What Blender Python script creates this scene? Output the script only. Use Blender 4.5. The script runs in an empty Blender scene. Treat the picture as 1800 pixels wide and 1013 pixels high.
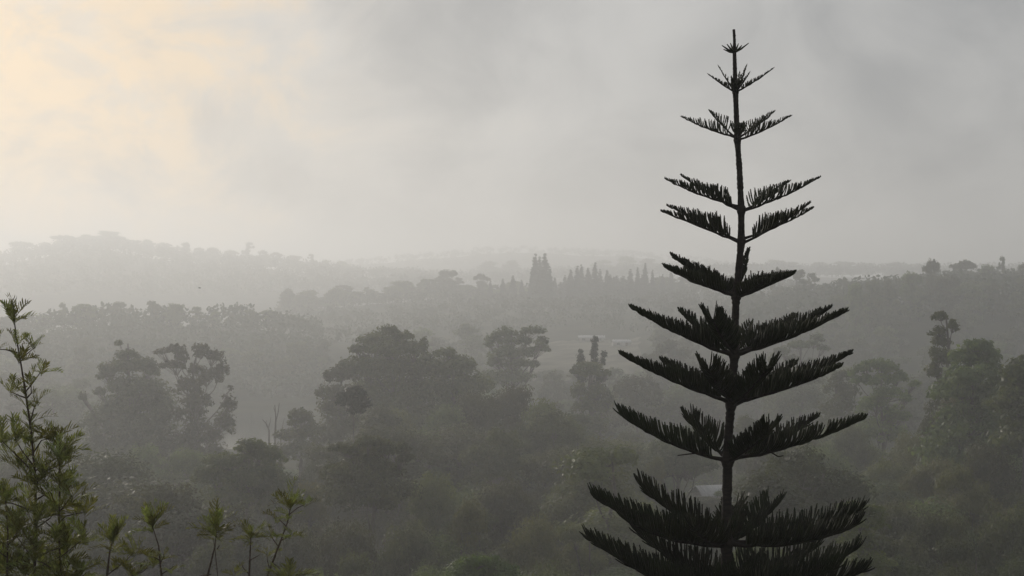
import bpy, math, random
import numpy as np
from mathutils import Vector, Matrix, Quaternion

S = bpy.context.scene
COL = S.collection
rad = math.radians

# ------------------------------------------------------------------ camera
F = 2500.0                      # focal length in photo pixels (1800 wide)
cam_d = bpy.data.cameras.new('camera')
cam_d.sensor_width = 36.0
cam_d.lens = 36.0 * F / 1800.0
cam_d.clip_start = 0.1
cam_d.clip_end = 20000.0
cam = bpy.data.objects.new('camera', cam_d)
cam.location = (0, 0, 0)
cam.rotation_euler = (rad(90), 0, 0)
COL.objects.link(cam)
S.camera = cam

# ------------------------------------------------------------------ light
SUN_AZ, SUN_EL = rad(-26.0), rad(12.5)       # left of the view, low, behind thin cloud
sun_dir = Vector((math.sin(SUN_AZ) * math.cos(SUN_EL), math.cos(SUN_AZ) * math.cos(SUN_EL), math.sin(SUN_EL)))
sl = bpy.data.lights.new('sun', 'SUN')
sl.energy = 1.9
sl.angle = rad(10)
sl.color = (1.0, 0.925, 0.82)
sun = bpy.data.objects.new('sun', sl)
sun.rotation_euler = (-sun_dir).to_track_quat('-Z', 'Y').to_euler()
COL.objects.link(sun)

# ------------------------------------------------------------------ sky
W = bpy.data.worlds.new('World')
S.world = W
W.use_nodes = True
nt = W.node_tree
nt.nodes.clear()
def N(tree, typ, **kw):
    n = tree.nodes.new(typ)
    for k, v in kw.items():
        setattr(n, k, v)
    return n
def math_node(tree, op, a, b=None, clamp=False):
    n = N(tree, 'ShaderNodeMath', operation=op, use_clamp=clamp)
    for i, x in enumerate((a, b)):
        if x is None:
            continue
        if isinstance(x, (int, float)):
            n.inputs[i].default_value = x
        else:
            tree.links.new(x, n.inputs[i])
    return n.outputs[0]
def ramp(tree, fac, stops, interp='EASE'):
    n = N(tree, 'ShaderNodeValToRGB')
    n.color_ramp.interpolation = interp
    el = n.color_ramp.elements
    while len(el) < len(stops):
        el.new(0.5)
    for e, (p, c) in zip(el, stops):
        e.position = p
        e.color = (c, c, c, 1) if isinstance(c, (int, float)) else (*c, 1)
    tree.links.new(fac, n.inputs[0])
    return n.outputs[0]
def mix_col(tree, fac, a, b, mode='MIX'):
    n = N(tree, 'ShaderNodeMix', data_type='RGBA', blend_type=mode)
    for sock, x in ((n.inputs[0], fac), (n.inputs[6], a), (n.inputs[7], b)):
        if isinstance(x, (int, float)):
            sock.default_value = x
        elif isinstance(x, tuple):
            sock.default_value = (*x, 1)
        else:
            tree.links.new(x, sock)
    return n.outputs[2]

tc = N(nt, 'ShaderNodeTexCoord')
mp = N(nt, 'ShaderNodeMapping')
mp.inputs['Scale'].default_value = (1.0, 1.0, 1.35)
mp.inputs['Location'].default_value = (0.31, 0.0, 0.12)
nt.links.new(tc.outputs['Generated'], mp.inputs[0])
def noise(tree, vec, scale, detail, rough, dist=0.0):
    n = N(tree, 'ShaderNodeTexNoise')
    n.inputs['Scale'].default_value = scale
    n.inputs['Detail'].default_value = detail
    n.inputs['Roughness'].default_value = rough
    n.inputs['Distortion'].default_value = dist
    tree.links.new(vec, n.inputs['Vector'])
    return n.outputs[0]
n_big = noise(nt, mp.outputs[0], 3.4, 4, 0.5, 0.3)
n_mid = noise(nt, mp.outputs[0], 9.0, 7, 0.55, 0.5)
n_fine = noise(nt, mp.outputs[0], 21.0, 6, 0.6, 0.4)
dot = N(nt, 'ShaderNodeVectorMath', operation='DOT_PRODUCT')
nt.links.new(tc.outputs['Generated'], dot.inputs[0])
dot.inputs[1].default_value = sun_dir
toward = math_node(nt, 'MAXIMUM', dot.outputs['Value'], 0.0)
wide = math_node(nt, 'POWER', toward, 7.0)
angle = math_node(nt, 'ARCCOSINE', math_node(nt, 'MINIMUM', dot.outputs['Value'], 1.0))
bank = math_node(nt, 'ADD', math_node(nt, 'MULTIPLY', n_big, 0.55), math_node(nt, 'MULTIPLY', n_mid, 0.45))
grey = mix_col(nt, ramp(nt, bank, [(0.36, 0.0), (0.63, 1.0)]), (0.25, 0.268, 0.293), (0.57, 0.572, 0.57))
# round the hidden sun the cloud is thin, with ragged edges, and glows
edge = math_node(nt, 'ADD', angle, math_node(nt, 'MULTIPLY', math_node(nt, 'SUBTRACT', n_mid, 0.5), -0.5))
hole = math_node(nt, 'ADD', math_node(nt, 'MULTIPLY', ramp(nt, edge, [(0.22, 1.0), (0.31, 0.0)]), 0.6), math_node(nt, 'MULTIPLY', ramp(nt, edge, [(0.05, 1.0), (0.46, 0.0)]), 0.4))
puffs_ = ramp(nt, n_fine, [(0.33, 0.35), (0.62, 1.0)])
g1 = math_node(nt, 'MULTIPLY', hole, puffs_)
lit = mix_col(nt, 1.0, grey, mix_col(nt, wide, (0, 0, 0), (0.14, 0.142, 0.14)), 'ADD')
lit = mix_col(nt, g1, lit, (0.94, 0.715, 0.465))
nish = N(nt, 'ShaderNodeTexSky', sky_type='NISHITA')
nish.sun_disc = False
nish.sun_elevation = SUN_EL
nish.sun_rotation = SUN_AZ
nish.dust_density = 3.0
bg_sky = N(nt, 'ShaderNodeBackground')
bg_sky.inputs[1].default_value = 0.06
nt.links.new(nish.outputs[0], bg_sky.inputs[0])
bg_cloud = N(nt, 'ShaderNodeBackground')
bg_cloud.inputs[1].default_value = 0.87
nt.links.new(lit, bg_cloud.inputs[0])
mixw = N(nt, 'ShaderNodeMixShader')
mixw.inputs[0].default_value = 0.93
nt.links.new(bg_sky.outputs[0], mixw.inputs[1])
nt.links.new(bg_cloud.outputs[0], mixw.inputs[2])
out = N(nt, 'ShaderNodeOutputWorld')
nt.links.new(mixw.outputs[0], out.inputs[0])

S.view_settings.view_transform = 'Standard'
S.view_settings.look = 'None'
S.view_settings.exposure = 0.0
S.view_settings.gamma = 1.0
S.render.engine = 'CYCLES'
S.cycles.max_bounces = 6
S.cycles.diffuse_bounces = 2
S.cycles.transmission_bounces = 2
S.cycles.volume_bounces = 3
S.cycles.use_denoising = True
try:
    S.cycles.denoiser = 'OPENIMAGEDENOISE'
except Exception:
    pass

# ------------------------------------------------------------------ helpers
def P(u, v, d):
    """point d metres ahead on the line of sight of photo pixel (u, v)"""
    return Vector(((u - 900.0) / F * d, d, -(v - 506.5) / F * d))

def build_mesh(name, V, Q=None, T=None):
    V = np.asarray(V, dtype=np.float32)
    Q = np.zeros((0, 4), np.int32) if Q is None or len(Q) == 0 else np.asarray(Q, np.int32)
    T = np.zeros((0, 3), np.int32) if T is None or len(T) == 0 else np.asarray(T, np.int32)
    me = bpy.data.meshes.new(name)
    me.vertices.add(len(V))
    me.vertices.foreach_set('co', V.ravel())
    me.loops.add(Q.size + T.size)
    me.polygons.add(len(Q) + len(T))
    me.loops.foreach_set('vertex_index', np.concatenate([Q.ravel(), T.ravel()]))
    st = np.concatenate([np.arange(len(Q)) * 4, Q.size + np.arange(len(T)) * 3]).astype(np.int32)
    me.polygons.foreach_set('loop_start', st)
    me.update(calc_edges=True)
    me.validate()
    return me

class MB:
    """collects verts and quads for one mesh"""
    def __init__(self):
        self.V, self.Q, self.n = [], [], 0
    def add(self, V, Q):
        V = np.asarray(V, float)
        self.V.append(V)
        self.Q.append(np.asarray(Q, int) + self.n)
        self.n += len(V)
    def tube(self, pts, radii, sides=6, cap=True):
        pts = np.asarray([tuple(p) for p in pts], float)
        radii = np.asarray(radii, float)
        n = len(pts)
        tan = np.gradient(pts, axis=0)
        tan /= np.linalg.norm(tan, axis=1)[:, None] + 1e-9
        ref = np.array([0, 0, 1.0]) if abs(tan[:, 2]).mean() < 0.8 else np.array([1.0, 0, 0])
        a = np.cross(tan, ref); a /= np.linalg.norm(a, axis=1)[:, None] + 1e-9
        b = np.cross(tan, a)
        th = np.arange(sides) / sides * 2 * math.pi
        ring = (np.cos(th)[None, :, None] * a[:, None, :] + np.sin(th)[None, :, None] * b[:, None, :])
        V = pts[:, None, :] + ring * radii[:, None, None]
        i = np.arange(n - 1)[:, None]; j = np.arange(sides)[None, :]
        Q = np.stack([i * sides + j, i * sides + (j + 1) % sides, (i + 1) * sides + (j + 1) % sides, (i + 1) * sides + j], -1).reshape(-1, 4)
        self.add(V.reshape(-1, 3), Q)
    def box(self, lo, hi):
        x0, y0, z0 = lo; x1, y1, z1 = hi
        V = [(x0, y0, z0), (x1, y0, z0), (x1, y1, z0), (x0, y1, z0), (x0, y0, z1), (x1, y0, z1), (x1, y1, z1), (x0, y1, z1)]
        self.add(V, [(0, 3, 2, 1), (4, 5, 6, 7), (0, 1, 5, 4), (1, 2, 6, 5), (2, 3, 7, 6), (3, 0, 4, 7)])
    def mesh(self, name):
        return build_mesh(name, np.concatenate(self.V), np.concatenate(self.Q))

def link(name, me, mat=None, parent=None, smooth=False):
    o = bpy.data.objects.new(name, me)
    other = None
    if mat is not None:
        if len(me.materials) == 0:
            me.materials.append(mat)
        elif me.materials[0] != mat:
            other = mat
    if smooth:
        me.polygons.foreach_set('use_smooth', [True] * len(me.polygons))
    o.parent = parent
    COL.objects.link(o)
    if other is not None:
        o.material_slots[0].link = 'OBJECT'
        o.material_slots[0].material = other
    return o
def tag(o, label=None, cat=None, group=None, kind=None):
    for k, v in (('label', label), ('category', cat), ('group', group), ('kind', kind)):
        if v:
            o[k] = v
    return o
def empty(name, loc=(0, 0, 0)):
    o = bpy.data.objects.new(name, None)
    o.empty_display_size = 0.3
    o.location = loc
    COL.objects.link(o)
    return o

def unit(rng, n):
    v = rng.normal(size=(n, 3))
    return v / np.linalg.norm(v, axis=1)[:, None]

def diamonds(rng, pts, size, aspect=0.5, droop=0.0, nrm=None, loose=0.5):
    """leaf-clump faces: small diamonds at pts, roughly facing along nrm"""
    n = len(pts)
    if nrm is None:
        nrm = unit(rng, n)
    nrm = nrm + unit(rng, n) * loose
    nrm /= np.linalg.norm(nrm, axis=1)[:, None] + 1e-9
    a = unit(rng, n)
    a[:, 2] = a[:, 2] * (1 - droop) - droop
    a -= nrm * (a * nrm).sum(1)[:, None]
    a /= np.linalg.norm(a, axis=1)[:, None] + 1e-9
    b = np.cross(nrm, a)
    s = (size * rng.uniform(0.55, 1.3, n))[:, None]
    V = np.stack([pts - a * s, pts + b * s * aspect, pts + a * s, pts - b * s * aspect], 1).reshape(-1, 3)
    Q = np.arange(4 * n).reshape(n, 4)
    return V, Q

# ------------------------------------------------------------------ materials
def leaf_material(name, base, dark, light, scale=0.35, trans=0.42, rough=0.52, vary=0.25, spec=0.28):
    m = bpy.data.materials.new(name)
    m.use_nodes = True
    t = m.node_tree
    t.nodes.clear()
    co = N(t, 'ShaderNodeTexCoord')
    inf = N(t, 'ShaderNodeObjectInfo')
    big = noise(t, co.outputs['Object'], scale, 3, 0.6)
    fine = noise(t, co.outputs['Object'], scale * 14, 2, 0.6)
    f = math_node(t, 'ADD', math_node(t, 'MULTIPLY', big, 0.8), math_node(t, 'MULTIPLY', fine, 0.2))
    c = mix_col(t, ramp(t, f, [(0.36, 0.0), (0.64, 1.0)]), dark, light)
    c = mix_col(t, 0.35, c, base)
    hv = N(t, 'ShaderNodeHueSaturation')
    t.links.new(c, hv.inputs['Color'])
    t.links.new(math_node(t, 'ADD', math_node(t, 'MULTIPLY', inf.outputs['Random'], 0.06), 0.47), hv.inputs['Hue'])
    t.links.new(math_node(t, 'ADD', math_node(t, 'MULTIPLY', inf.outputs['Random'], 2 * vary), 1 - vary), hv.inputs['Value'])
    p = N(t, 'ShaderNodeBsdfPrincipled')
    p.inputs['Roughness'].default_value = rough
    p.inputs['Specular IOR Level'].default_value = spec
    t.links.new(hv.outputs[0], p.inputs['Base Color'])
    tr = N(t, 'ShaderNodeBsdfTranslucent')
    t.links.new(mix_col(t, 1.0, hv.outputs[0], (1.65, 1.55, 0.75), 'MULTIPLY'), tr.inputs[0])
    mx = N(t, 'ShaderNodeMixShader')
    mx.inputs[0].default_value = trans
    t.links.new(p.outputs[0], mx.inputs[1])
    t.links.new(tr.outputs[0], mx.inputs[2])
    o = N(t, 'ShaderNodeOutputMaterial')
    t.links.new(mx.outputs[0], o.inputs[0])
    return m
def plain_material(name, c1, c2, scale=3.0, rough=0.8, bump=0.0, stretch=(1, 1, 1), detail=6, spec=0.3):
    m = bpy.data.materials.new(name)
    m.use_nodes = True
    t = m.node_tree
    t.nodes.clear()
    co = N(t, 'ShaderNodeTexCoord')
    mpn = N(t, 'ShaderNodeMapping')
    mpn.inputs['Scale'].default_value = stretch
    t.links.new(co.outputs['Object'], mpn.inputs[0])
    f = noise(t, mpn.outputs[0], scale, detail, 0.6)
    c = mix_col(t, ramp(t, f, [(0.35, 0.0), (0.65, 1.0)]), c1, c2)
    p = N(t, 'ShaderNodeBsdfPrincipled')
    p.inputs['Roughness'].default_value = rough
    p.inputs['Specular IOR Level'].default_value = spec
    t.links.new(c, p.inputs['Base Color'])
    if bump:
        b = N(t, 'ShaderNodeBump')
        b.inputs['Strength'].default_value = bump
        t.links.new(f, b.inputs['Height'])
        t.links.new(b.outputs[0], p.inputs['Normal'])
    o = N(t, 'ShaderNodeOutputMaterial')
    t.links.new(p.outputs[0], o.inputs[0])
    return m

M_wood = leaf_material('forest_leaves', (0.085, 0.105, 0.046), (0.044, 0.060, 0.028), (0.125, 0.145, 0.058), vary=0.45)
M_gum = leaf_material('gum_leaves', (0.082, 0.094, 0.056), (0.045, 0.056, 0.034), (0.118, 0.130, 0.070), vary=0.3)
M_olive = leaf_material('olive_leaves', (0.108, 0.118, 0.048), (0.068, 0.080, 0.034), (0.135, 0.145, 0.056), vary=0.2)
M_deep = leaf_material('deep_leaves', (0.055, 0.072, 0.033), (0.034, 0.046, 0.022), (0.082, 0.100, 0.042), vary=0.2)
M_lime = leaf_material('lime_leaves', (0.10, 0.14, 0.04), (0.055, 0.08, 0.025), (0.12, 0.16, 0.045), vary=0.1)
M_far = leaf_material('distant_leaves', (0.048, 0.060, 0.034), (0.040, 0.052, 0.030), (0.060, 0.072, 0.040), scale=0.02, trans=0.2, vary=0.1, spec=0.05)
M_dark = leaf_material('dark_leaves', (0.035, 0.045, 0.026), (0.022, 0.030, 0.018), (0.05, 0.062, 0.032), trans=0.15)
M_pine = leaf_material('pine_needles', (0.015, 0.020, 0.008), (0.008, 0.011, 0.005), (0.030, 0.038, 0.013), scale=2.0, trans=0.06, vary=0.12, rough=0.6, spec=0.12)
M_silk = leaf_material('fern_leaf', (0.115, 0.130, 0.052), (0.055, 0.065, 0.029), (0.20, 0.215, 0.085), scale=5.0, trans=0.45, vary=0.4, spec=0.2)
M_bark = plain_material('grey_bark', (0.07, 0.06, 0.048), (0.15, 0.13, 0.11), 2.0, 0.85, 0.3, (1, 1, 0.25))
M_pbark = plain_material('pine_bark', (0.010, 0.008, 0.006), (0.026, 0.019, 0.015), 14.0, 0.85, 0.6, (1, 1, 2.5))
M_stem = plain_material('sapling_stem', (0.05, 0.037, 0.024), (0.10, 0.075, 0.05), 22.0, 0.8, 0.4)
M_ground = plain_material('ground_cover', (0.028, 0.034, 0.018), (0.075, 0.075, 0.04), 0.06, 1.0, 0.0, detail=9, spec=0.02)
M_field = plain_material('dry_field', (0.09, 0.085, 0.06), (0.20, 0.185, 0.135), 0.08, 1.0, 0.0, detail=9, spec=0.02)
M_wall = plain_material('plaster', (0.26, 0.25, 0.22), (0.38, 0.36, 0.33), 0.8, 0.85)
M_roof = plain_material('sheet_roof', (0.27, 0.27, 0.28), (0.42, 0.42, 0.42), 1.2, 0.4, 0.1, (6, 0.4, 1))
M_red = plain_material('clay_roof', (0.22, 0.11, 0.08), (0.34, 0.18, 0.13), 1.5, 0.8)
M_pane = plain_material('window_pane', (0.03, 0.035, 0.04), (0.06, 0.065, 0.07), 0.5, 0.1)
M_door = plain_material('door_wood', (0.10, 0.06, 0.04), (0.16, 0.10, 0.07), 3.0, 0.6)
M_bird = plain_material('bird_feathers', (0.01, 0.01, 0.01), (0.03, 0.03, 0.03), 40.0, 0.7)

# ------------------------------------------------------------------ terrain
US = np.array([-1400, 0, 100, 190, 330, 450, 600, 750, 900, 1100, 1350, 1600, 1800, 3200], float)
ROWS = [   # distance, ground level per column of bearing
 (0,    [-5] * 14),
 (12,   [-6.5] * 14),
 (25,   [-10] * 14),
 (60,   [-24] * 14),
 (110,  [-38] * 14),
 (180,  [-41] * 11 + [-39, -38, -36]),
 (310,  [-40] * 11 + [-38, -36, -34]),
 (360,  [-40] * 11 + [-38, -35, -33]),
 (369,  [-40, -40, -40, -40.5, -43.5, -43.5, -40, -40, -40, -40, -40, -38, -35, -33]),
 (455,  [-38, -39, -39, -40.5, -43.5, -43.5, -40, -39, -39, -38, -37, -33, -30, -28]),
 (480,  [-38, -38, -38, -39, -40, -40, -39, -38, -38, -37, -34, -29, -26, -24]),
 (540,  [-30, -32, -31, -31, -32, -33, -31, -30, -29, -27, -22, -11, -9, -6]),
 (640,  [-19, -24, -19, -16, -17, -19, -25, -27, -26, -23, -14, -6, -4, 0]),
 (780,  [-26, -32, -32, -32, -31, -28, -22, -18, -16, -14, -8, -4, -2, 0]),
 (950,  [-26, -32, -32, -32, -30, -22, -14, -7, -6, -6, -3, -2, -1, 0]),
 (1100, [-24, -30, -30, -30, -28, -26, -20, -15, -13, -11, -7, -4, -3, 0]),
 (1800, [26, 28, 43, 49, 33, 25, 13, 6, 8, 14, 15, 13, 15, 15]),
 (2100, [10, 10, 14, 18, 16, 14, 14, 14, 14, 12, 10, 8, 8, 8]),
 (2600, [10, 10, 18, 24, 24, 28, 38, 56, 66, 60, 30, 12, 10, 10]),
 (3000, [10] * 14),
 (3400, [10] * 14),
 (6000, [0] * 14),
]
RD = np.array([r[0] for r in ROWS], float)
RZ = np.array([r[1] for r in ROWS], float)
def ground_z(x, y):
    x = np.atleast_1d(np.asarray(x, float)); y = np.atleast_1d(np.asarray(y, float))
    az = np.arctan2(x, y)
    d = np.hypot(x, y)
    u = 900 + F * np.tan(np.clip(az, -0.75, 0.75))
    dd = np.where(np.abs(az) < 0.75, d * np.cos(az), d * math.cos(0.75))
    i = np.clip(np.searchsorted(RD, dd) - 1, 0, len(RD) - 2)
    t = np.clip((dd - RD[i]) / (RD[i + 1] - RD[i]), 0, 1)
    t = t * 0.6 + (t * t * (3 - 2 * t)) * 0.4
    uc = np.clip(u, US[0], US[-1])
    j = np.clip(np.searchsorted(US, uc) - 1, 0, len(US) - 2)
    s = (uc - US[j]) / (US[j + 1] - US[j])
    z = (RZ[i, j] * (1 - t) * (1 - s) + RZ[i + 1, j] * t * (1 - s) + RZ[i, j + 1] * (1 - t) * s + RZ[i + 1, j + 1] * t * s)
    wob = np.clip(d / 600, 0, 1) * (np.sin(x * 0.021 + 1.3) * np.cos(y * 0.017) + 0.6 * np.sin(x * 0.053 + y * 0.041))
    amp = np.where((dd > 300) & (dd < 500), 0.15, 1.2)
    return z + wob * amp
def gz(x, y):
    return float(ground_z(x, y)[0])

def make_terrain():
    azs = np.concatenate([np.linspace(-math.pi, -0.5, 40, endpoint=False), np.linspace(-0.5, 0.5, 240), np.linspace(0.5, math.pi, 41)[1:-1]])
    rs = np.concatenate([[0.0], np.geomspace(4, 6000, 190)])
    A, R = np.meshgrid(azs, rs)
    X, Y = R * np.sin(A), R * np.cos(A)
    Z = ground_z(X.ravel(), Y.ravel())
    V = np.stack([X.ravel(), Y.ravel(), Z], 1)
    na = len(azs)
    i = np.arange(len(rs) - 1)[:, None]; j = np.arange(na)[None, :]
    Q = np.stack([i * na + j, (i + 1) * na + j, (i + 1) * na + (j + 1) % na, i * na + (j + 1) % na], -1).reshape(-1, 4)
    o = link('ground', build_mesh('ground', V, Q[:, ::-1]), M_ground, smooth=True)
    tag(o, kind='structure')
make_terrain()

# lake in the valley, glimpsed between the trees
def patch(name, u0, u1, d0, d1, zfun, mat, nu=24, nd=12, ragged=0.0, seed=1):
    rng = np.random.default_rng(seed)
    uu = np.linspace(u0, u1, nu); dd = np.linspace(d0, d1, nd)
    V = []
    for a, d in enumerate(dd):
        for b, u in enumerate(uu):
            edge = (a in (0, nd - 1)) or (b in (0, nu - 1))
            dj = d + (rng.uniform(-1, 1) * ragged * (d1 - d0) if edge else 0)
            uj = u + (rng.uniform(-1, 1) * ragged * (u1 - u0) * 0.4 if edge else 0)
            x = (uj - 900) / F * dj
            V.append((x, dj, zfun(x, dj)))
    Q = [(a * nu + b, a * nu + b + 1, (a + 1) * nu + b + 1, (a + 1) * nu + b) for a in range(nd - 1) for b in range(nu - 1)]
    o = link(name, build_mesh(name, V, Q), mat, smooth=True)
    tag(o, kind='structure')
    return o
M_water = bpy.data.materials.new('lake_water')
M_water.use_nodes = True
wt = M_water.node_tree
wp = wt.nodes['Principled BSDF']
wp.inputs['Base Color'].default_value = (0.05, 0.055, 0.045, 1)
wp.inputs['Roughness'].default_value = 0.12
wco = N(wt, 'ShaderNodeTexCoord')
wn = noise(wt, wco.outputs['Object'], 1.2, 4, 0.6)
wb = N(wt, 'ShaderNodeBump')
wb.inputs['Strength'].default_value = 0.12
wt.links.new(wn, wb.inputs['Height'])
wt.links.new(wb.outputs[0], wp.inputs['Normal'])
patch('water', 196, 598, 358, 478, lambda x, y: -41.2, M_water)
patch('field', 925, 1125, 515, 640, lambda x, y: gz(x, y) + 0.25, M_field, ragged=0.06)

# ------------------------------------------------------------------ trees
def crown_points(rng, lobes, leaf, dens=1.0, puff=0.40, gap=0.0, flat=0.85):
    """points of leaf clumps: each lobe is a heap of uneven puffs on its upper and outer side"""
    out = []
    nr = []
    puffs = []
    for (cx, cy, cz, rx, ry, rz) in lobes:
        rm = (rx * ry * rz) ** (1 / 3)
        rp0 = max(rm * puff, leaf * 2.2)
        k = int(max(5, 7.0 * (rx * ry + rx * rz + ry * rz) / 3 / (rp0 * rp0)))
        dirs = unit(rng, k)
        spill = np.where(rng.random(k) < 0.2, 1.22, 1.0)
        dirs[:, 2] = np.where(dirs[:, 2] < -0.35, -dirs[:, 2] * rng.uniform(0, 1, k), dirs[:, 2])
        rr = rng.uniform(0.45, 1.0, k) ** 0.7
        for q in range(k):
            if rng.random() < gap:
                continue
            rp = rp0 * rng.uniform(0.55, 1.15)
            sc = np.array([max(rx - rp * 0.6, 0.1), max(ry - rp * 0.6, 0.1), max(rz - rp * 0.45, 0.05)])
            c = np.array([cx, cy, cz]) + dirs[q] * rr[q] * sc * spill[q]
            if spill[q] > 1:
                rp *= 0.6
            puffs.append((c, rp))
            n = int(dens * 2.6 * (rp / leaf) ** 2) + 3
            d = unit(rng, n)
            d[:, 2] = np.where(d[:, 2] < 0, d[:, 2] * 0.55, d[:, 2])
            r = rng.uniform(0.3, 1.0, n) ** 0.5
            w = 1 + 0.25 * np.sin(d[:, 0] * 5 + q) * np.cos(d[:, 1] * 4 + q * 2)
            p = c + d * (r * w * rp)[:, None] * np.array([1, 1, flat])
            out.append(p)
            nr.append(d + np.array([0, 0, 0.25]))
    return np.concatenate(out), np.concatenate(nr), puffs

def limb(mb, a, b, r0, r1, rng, n=6, sag=0.12, sides=5):
    a = np.array(a, float); b = np.array(b, float)
    L = np.linalg.norm(b - a)
    mid = (a + b) / 2 + np.array([0, 0, -sag * L]) + rng.normal(size=3) * L * 0.05
    t = np.linspace(0, 1, n)[:, None]
    pts = (1 - t) ** 2 * a + 2 * t * (1 - t) * mid + t * t * b
    pts[1:-1] += rng.normal(size=(n - 2, 3)) * L * 0.015
    mb.tube(pts, np.linspace(r0, r1, n), sides)

def tree_meshes(key, lobes, height, leaf, seed, trunk_r=None, dens=1.0, gap=0.0, puff=0.40, twigs=True, fork=0.45, droop=0.0, aspect=0.5, stems=None, flat=0.85):
    """crown mesh and trunk-and-limbs mesh, base at the origin"""
    rng = np.random.default_rng(seed)
    pts, nr, puffs = crown_points(rng, lobes, leaf, dens, puff, gap, flat)
    V, Q = diamonds(rng, pts, leaf, aspect, droop, nr)
    crown = build_mesh(key + '_crown', V, Q)
    mb = MB()
    tr = trunk_r or height * 0.016
    L = np.array(lobes)
    top = L[:, 2].max()
    axis = np.average(L[:, :2], axis=0, weights=L[:, 3] * L[:, 5])
    n = 9
    z = np.linspace(-0.8, top, n)
    f = np.linspace(0, 1, n)
    tp = np.stack([axis[0] * f + rng.normal(size=n) * tr * 0.8 * f, axis[1] * f + rng.normal(size=n) * tr * 0.8 * f, z], 1)
    rr = tr * (1.25 - 1.05 * f); rr[0] *= 1.35
    mb.tube(tp, rr, 8)
    for s in (stems or []):
        mb.tube([(s[0] * 0.4, 0, -0.5), (s[0] * 0.8, s[1] * 0.6, height * 0.4), (s[0], s[1], s[2])], [tr * 0.8, tr * 0.6, tr * 0.25], 6)
    for i, l in enumerate(lobes):
        c = np.array(l[:3])
        hz = max(height * fork * 0.55, c[2] - 1.1 * np.hypot(c[0] - axis[0], c[1] - axis[1]) - l[5] * 1.2)
        hz = min(hz, c[2] - 0.2)
        k = np.interp(hz, z, f)
        start = np.array([np.interp(hz, z, tp[:, 0]), np.interp(hz, z, tp[:, 1]), hz])
        r0 = tr * (1.0 - 0.75 * k) * 0.55
        limb(mb, start, c, r0, r0 * 0.35, rng, sag=0.10)
        if twigs:
            near = [p for p in puffs if np.linalg.norm((p[0] - c) / np.array(l[3:6])) < 1.15]
            for p in near[:14]:
                limb(mb, c * 0.75 + start * 0.25, p[0], r0 * 0.4, r0 * 0.12, rng, n=4, sag=0.08, sides=4)
    return crown, mb.mesh(key + '_trunk')

def place_tree(name, meshes, mats, loc, label, group=None, scale=(1, 1, 1), rz=0.0, cat='tree'):
    root = empty(name, loc)
    root.rotation_euler.z = rz
    root.scale = scale
    link('crown', meshes[0], mats[0], root)
    link('trunk', meshes[1], mats[1], root)
    tag(root, label, cat, group)
    return root

def hero(name, label, u0, d, lob, mat, seed, leaf=0.34, group=None, depth=1.0, **kw):
    """a single tree: its lobes are given as (u, v, ru, rv) on the photo at distance d"""
    rng = random.Random(seed)
    m = d / F
    x0 = (u0 - 900) * m
    g = gz(x0, d)
    lobes = []
    for (u, v, ru, rv) in lob:
        z = -(v - 506.5) * m - g
        rx, rz_ = ru * m * 1.2, rv * m * 1.48
        z -= rv * m * 0.2
        ry = max(rx * depth * rng.uniform(0.8, 1.1), rz_ * 0.8)
        wid = max(l[2] for l in lob) * m
        y = rng.uniform(-0.45, 0.45) * wid
        lobes.append(((u - u0) * m, y, z, rx, ry, rz_))
    H = max(l[2] + l[5] for l in lobes)
    ms = tree_meshes(name, lobes, H, leaf, seed, **kw)
    return place_tree(name, ms, (mat, M_bark), (x0, d, g), label, group)

hero('gum_tree', 'dense tall tree with stacked domed crown, left of the open-crowned gum tree', 228, 255,
     [(208, 603, 7, 4), (225, 624, 20, 9), (222, 645, 42, 18), (186, 660, 15, 8), (262, 652, 15, 14), (240, 680, 52, 20),
      (170, 690, 13, 6), (153, 697, 6, 9), (235, 715, 62, 28), (205, 745, 62, 30), (270, 755, 50, 35), (190, 790, 60, 35), (250, 800, 60, 35)],
     M_gum, 11, dens=1.1)
hero('gum_tree', 'open-crowned tall gum tree with see-through branches beside the bare water gap', 345, 250,
     [(281, 618, 13, 6), (312, 615, 17, 10), (322, 628, 12, 12), (350, 612, 14, 7), (357, 622, 15, 10), (378, 628, 15, 12), (303, 643, 25, 8),
      (342, 650, 15, 11), (388, 650, 14, 15), (368, 664, 22, 16), (330, 680, 24, 18), (352, 700, 24, 16), (400, 712, 13, 16), (397, 745, 20, 22),
      (330, 728, 30, 24), (352, 765, 40, 26), (407, 682, 5, 5), (310, 790, 45, 30), (370, 800, 40, 26)],
     M_gum, 12, dens=0.85, gap=0.12, droop=0.35, fork=0.6)
hero('broad_tree', 'big dome-crowned tree topping the dark central clump of forest', 690, 250,
     [(680, 581, 17, 8), (664, 598, 40, 11), (712, 591, 19, 10), (640, 613, 25, 9), (700, 612, 46, 13), (738, 613, 17, 12), (747, 600, 8, 7), (690, 642, 62, 24), (640, 648, 42, 24), (740, 650, 30, 22), (690, 690, 82, 34), (690, 740, 80, 36)],
     M_wood, 13, dens=1.1)
hero('broad_tree', 'layered leafy tree at the left shoulder of the central clump, tips hanging out', 600, 245,
     [(600, 660, 30, 15), (573, 661, 10, 8), (585, 690, 28, 15), (560, 690, 7, 6), (610, 700, 34, 22), (585, 720, 30, 16), (600, 760, 50, 30)],
     M_gum, 14, dens=0.95, gap=0.1)
hero('round_tree', 'small round-headed tree on the right shoulder of the central clump', 790, 255,
     [(784, 621, 19, 11), (790, 645, 48, 18), (822, 640, 18, 13), (800, 680, 58, 30), (800, 730, 60, 34)], M_wood, 15)
hero('lollipop_tree', 'dark round-topped tree on a thin bare trunk before the central clump', 619, 180,
     [(620, 692, 22, 11), (612, 704, 20, 14), (632, 706, 19, 14), (622, 720, 18, 11), (606, 698, 12, 10), (638, 718, 8, 7)], M_dark, 16, leaf=0.28, trunk_r=0.16, fork=0.9)
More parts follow.
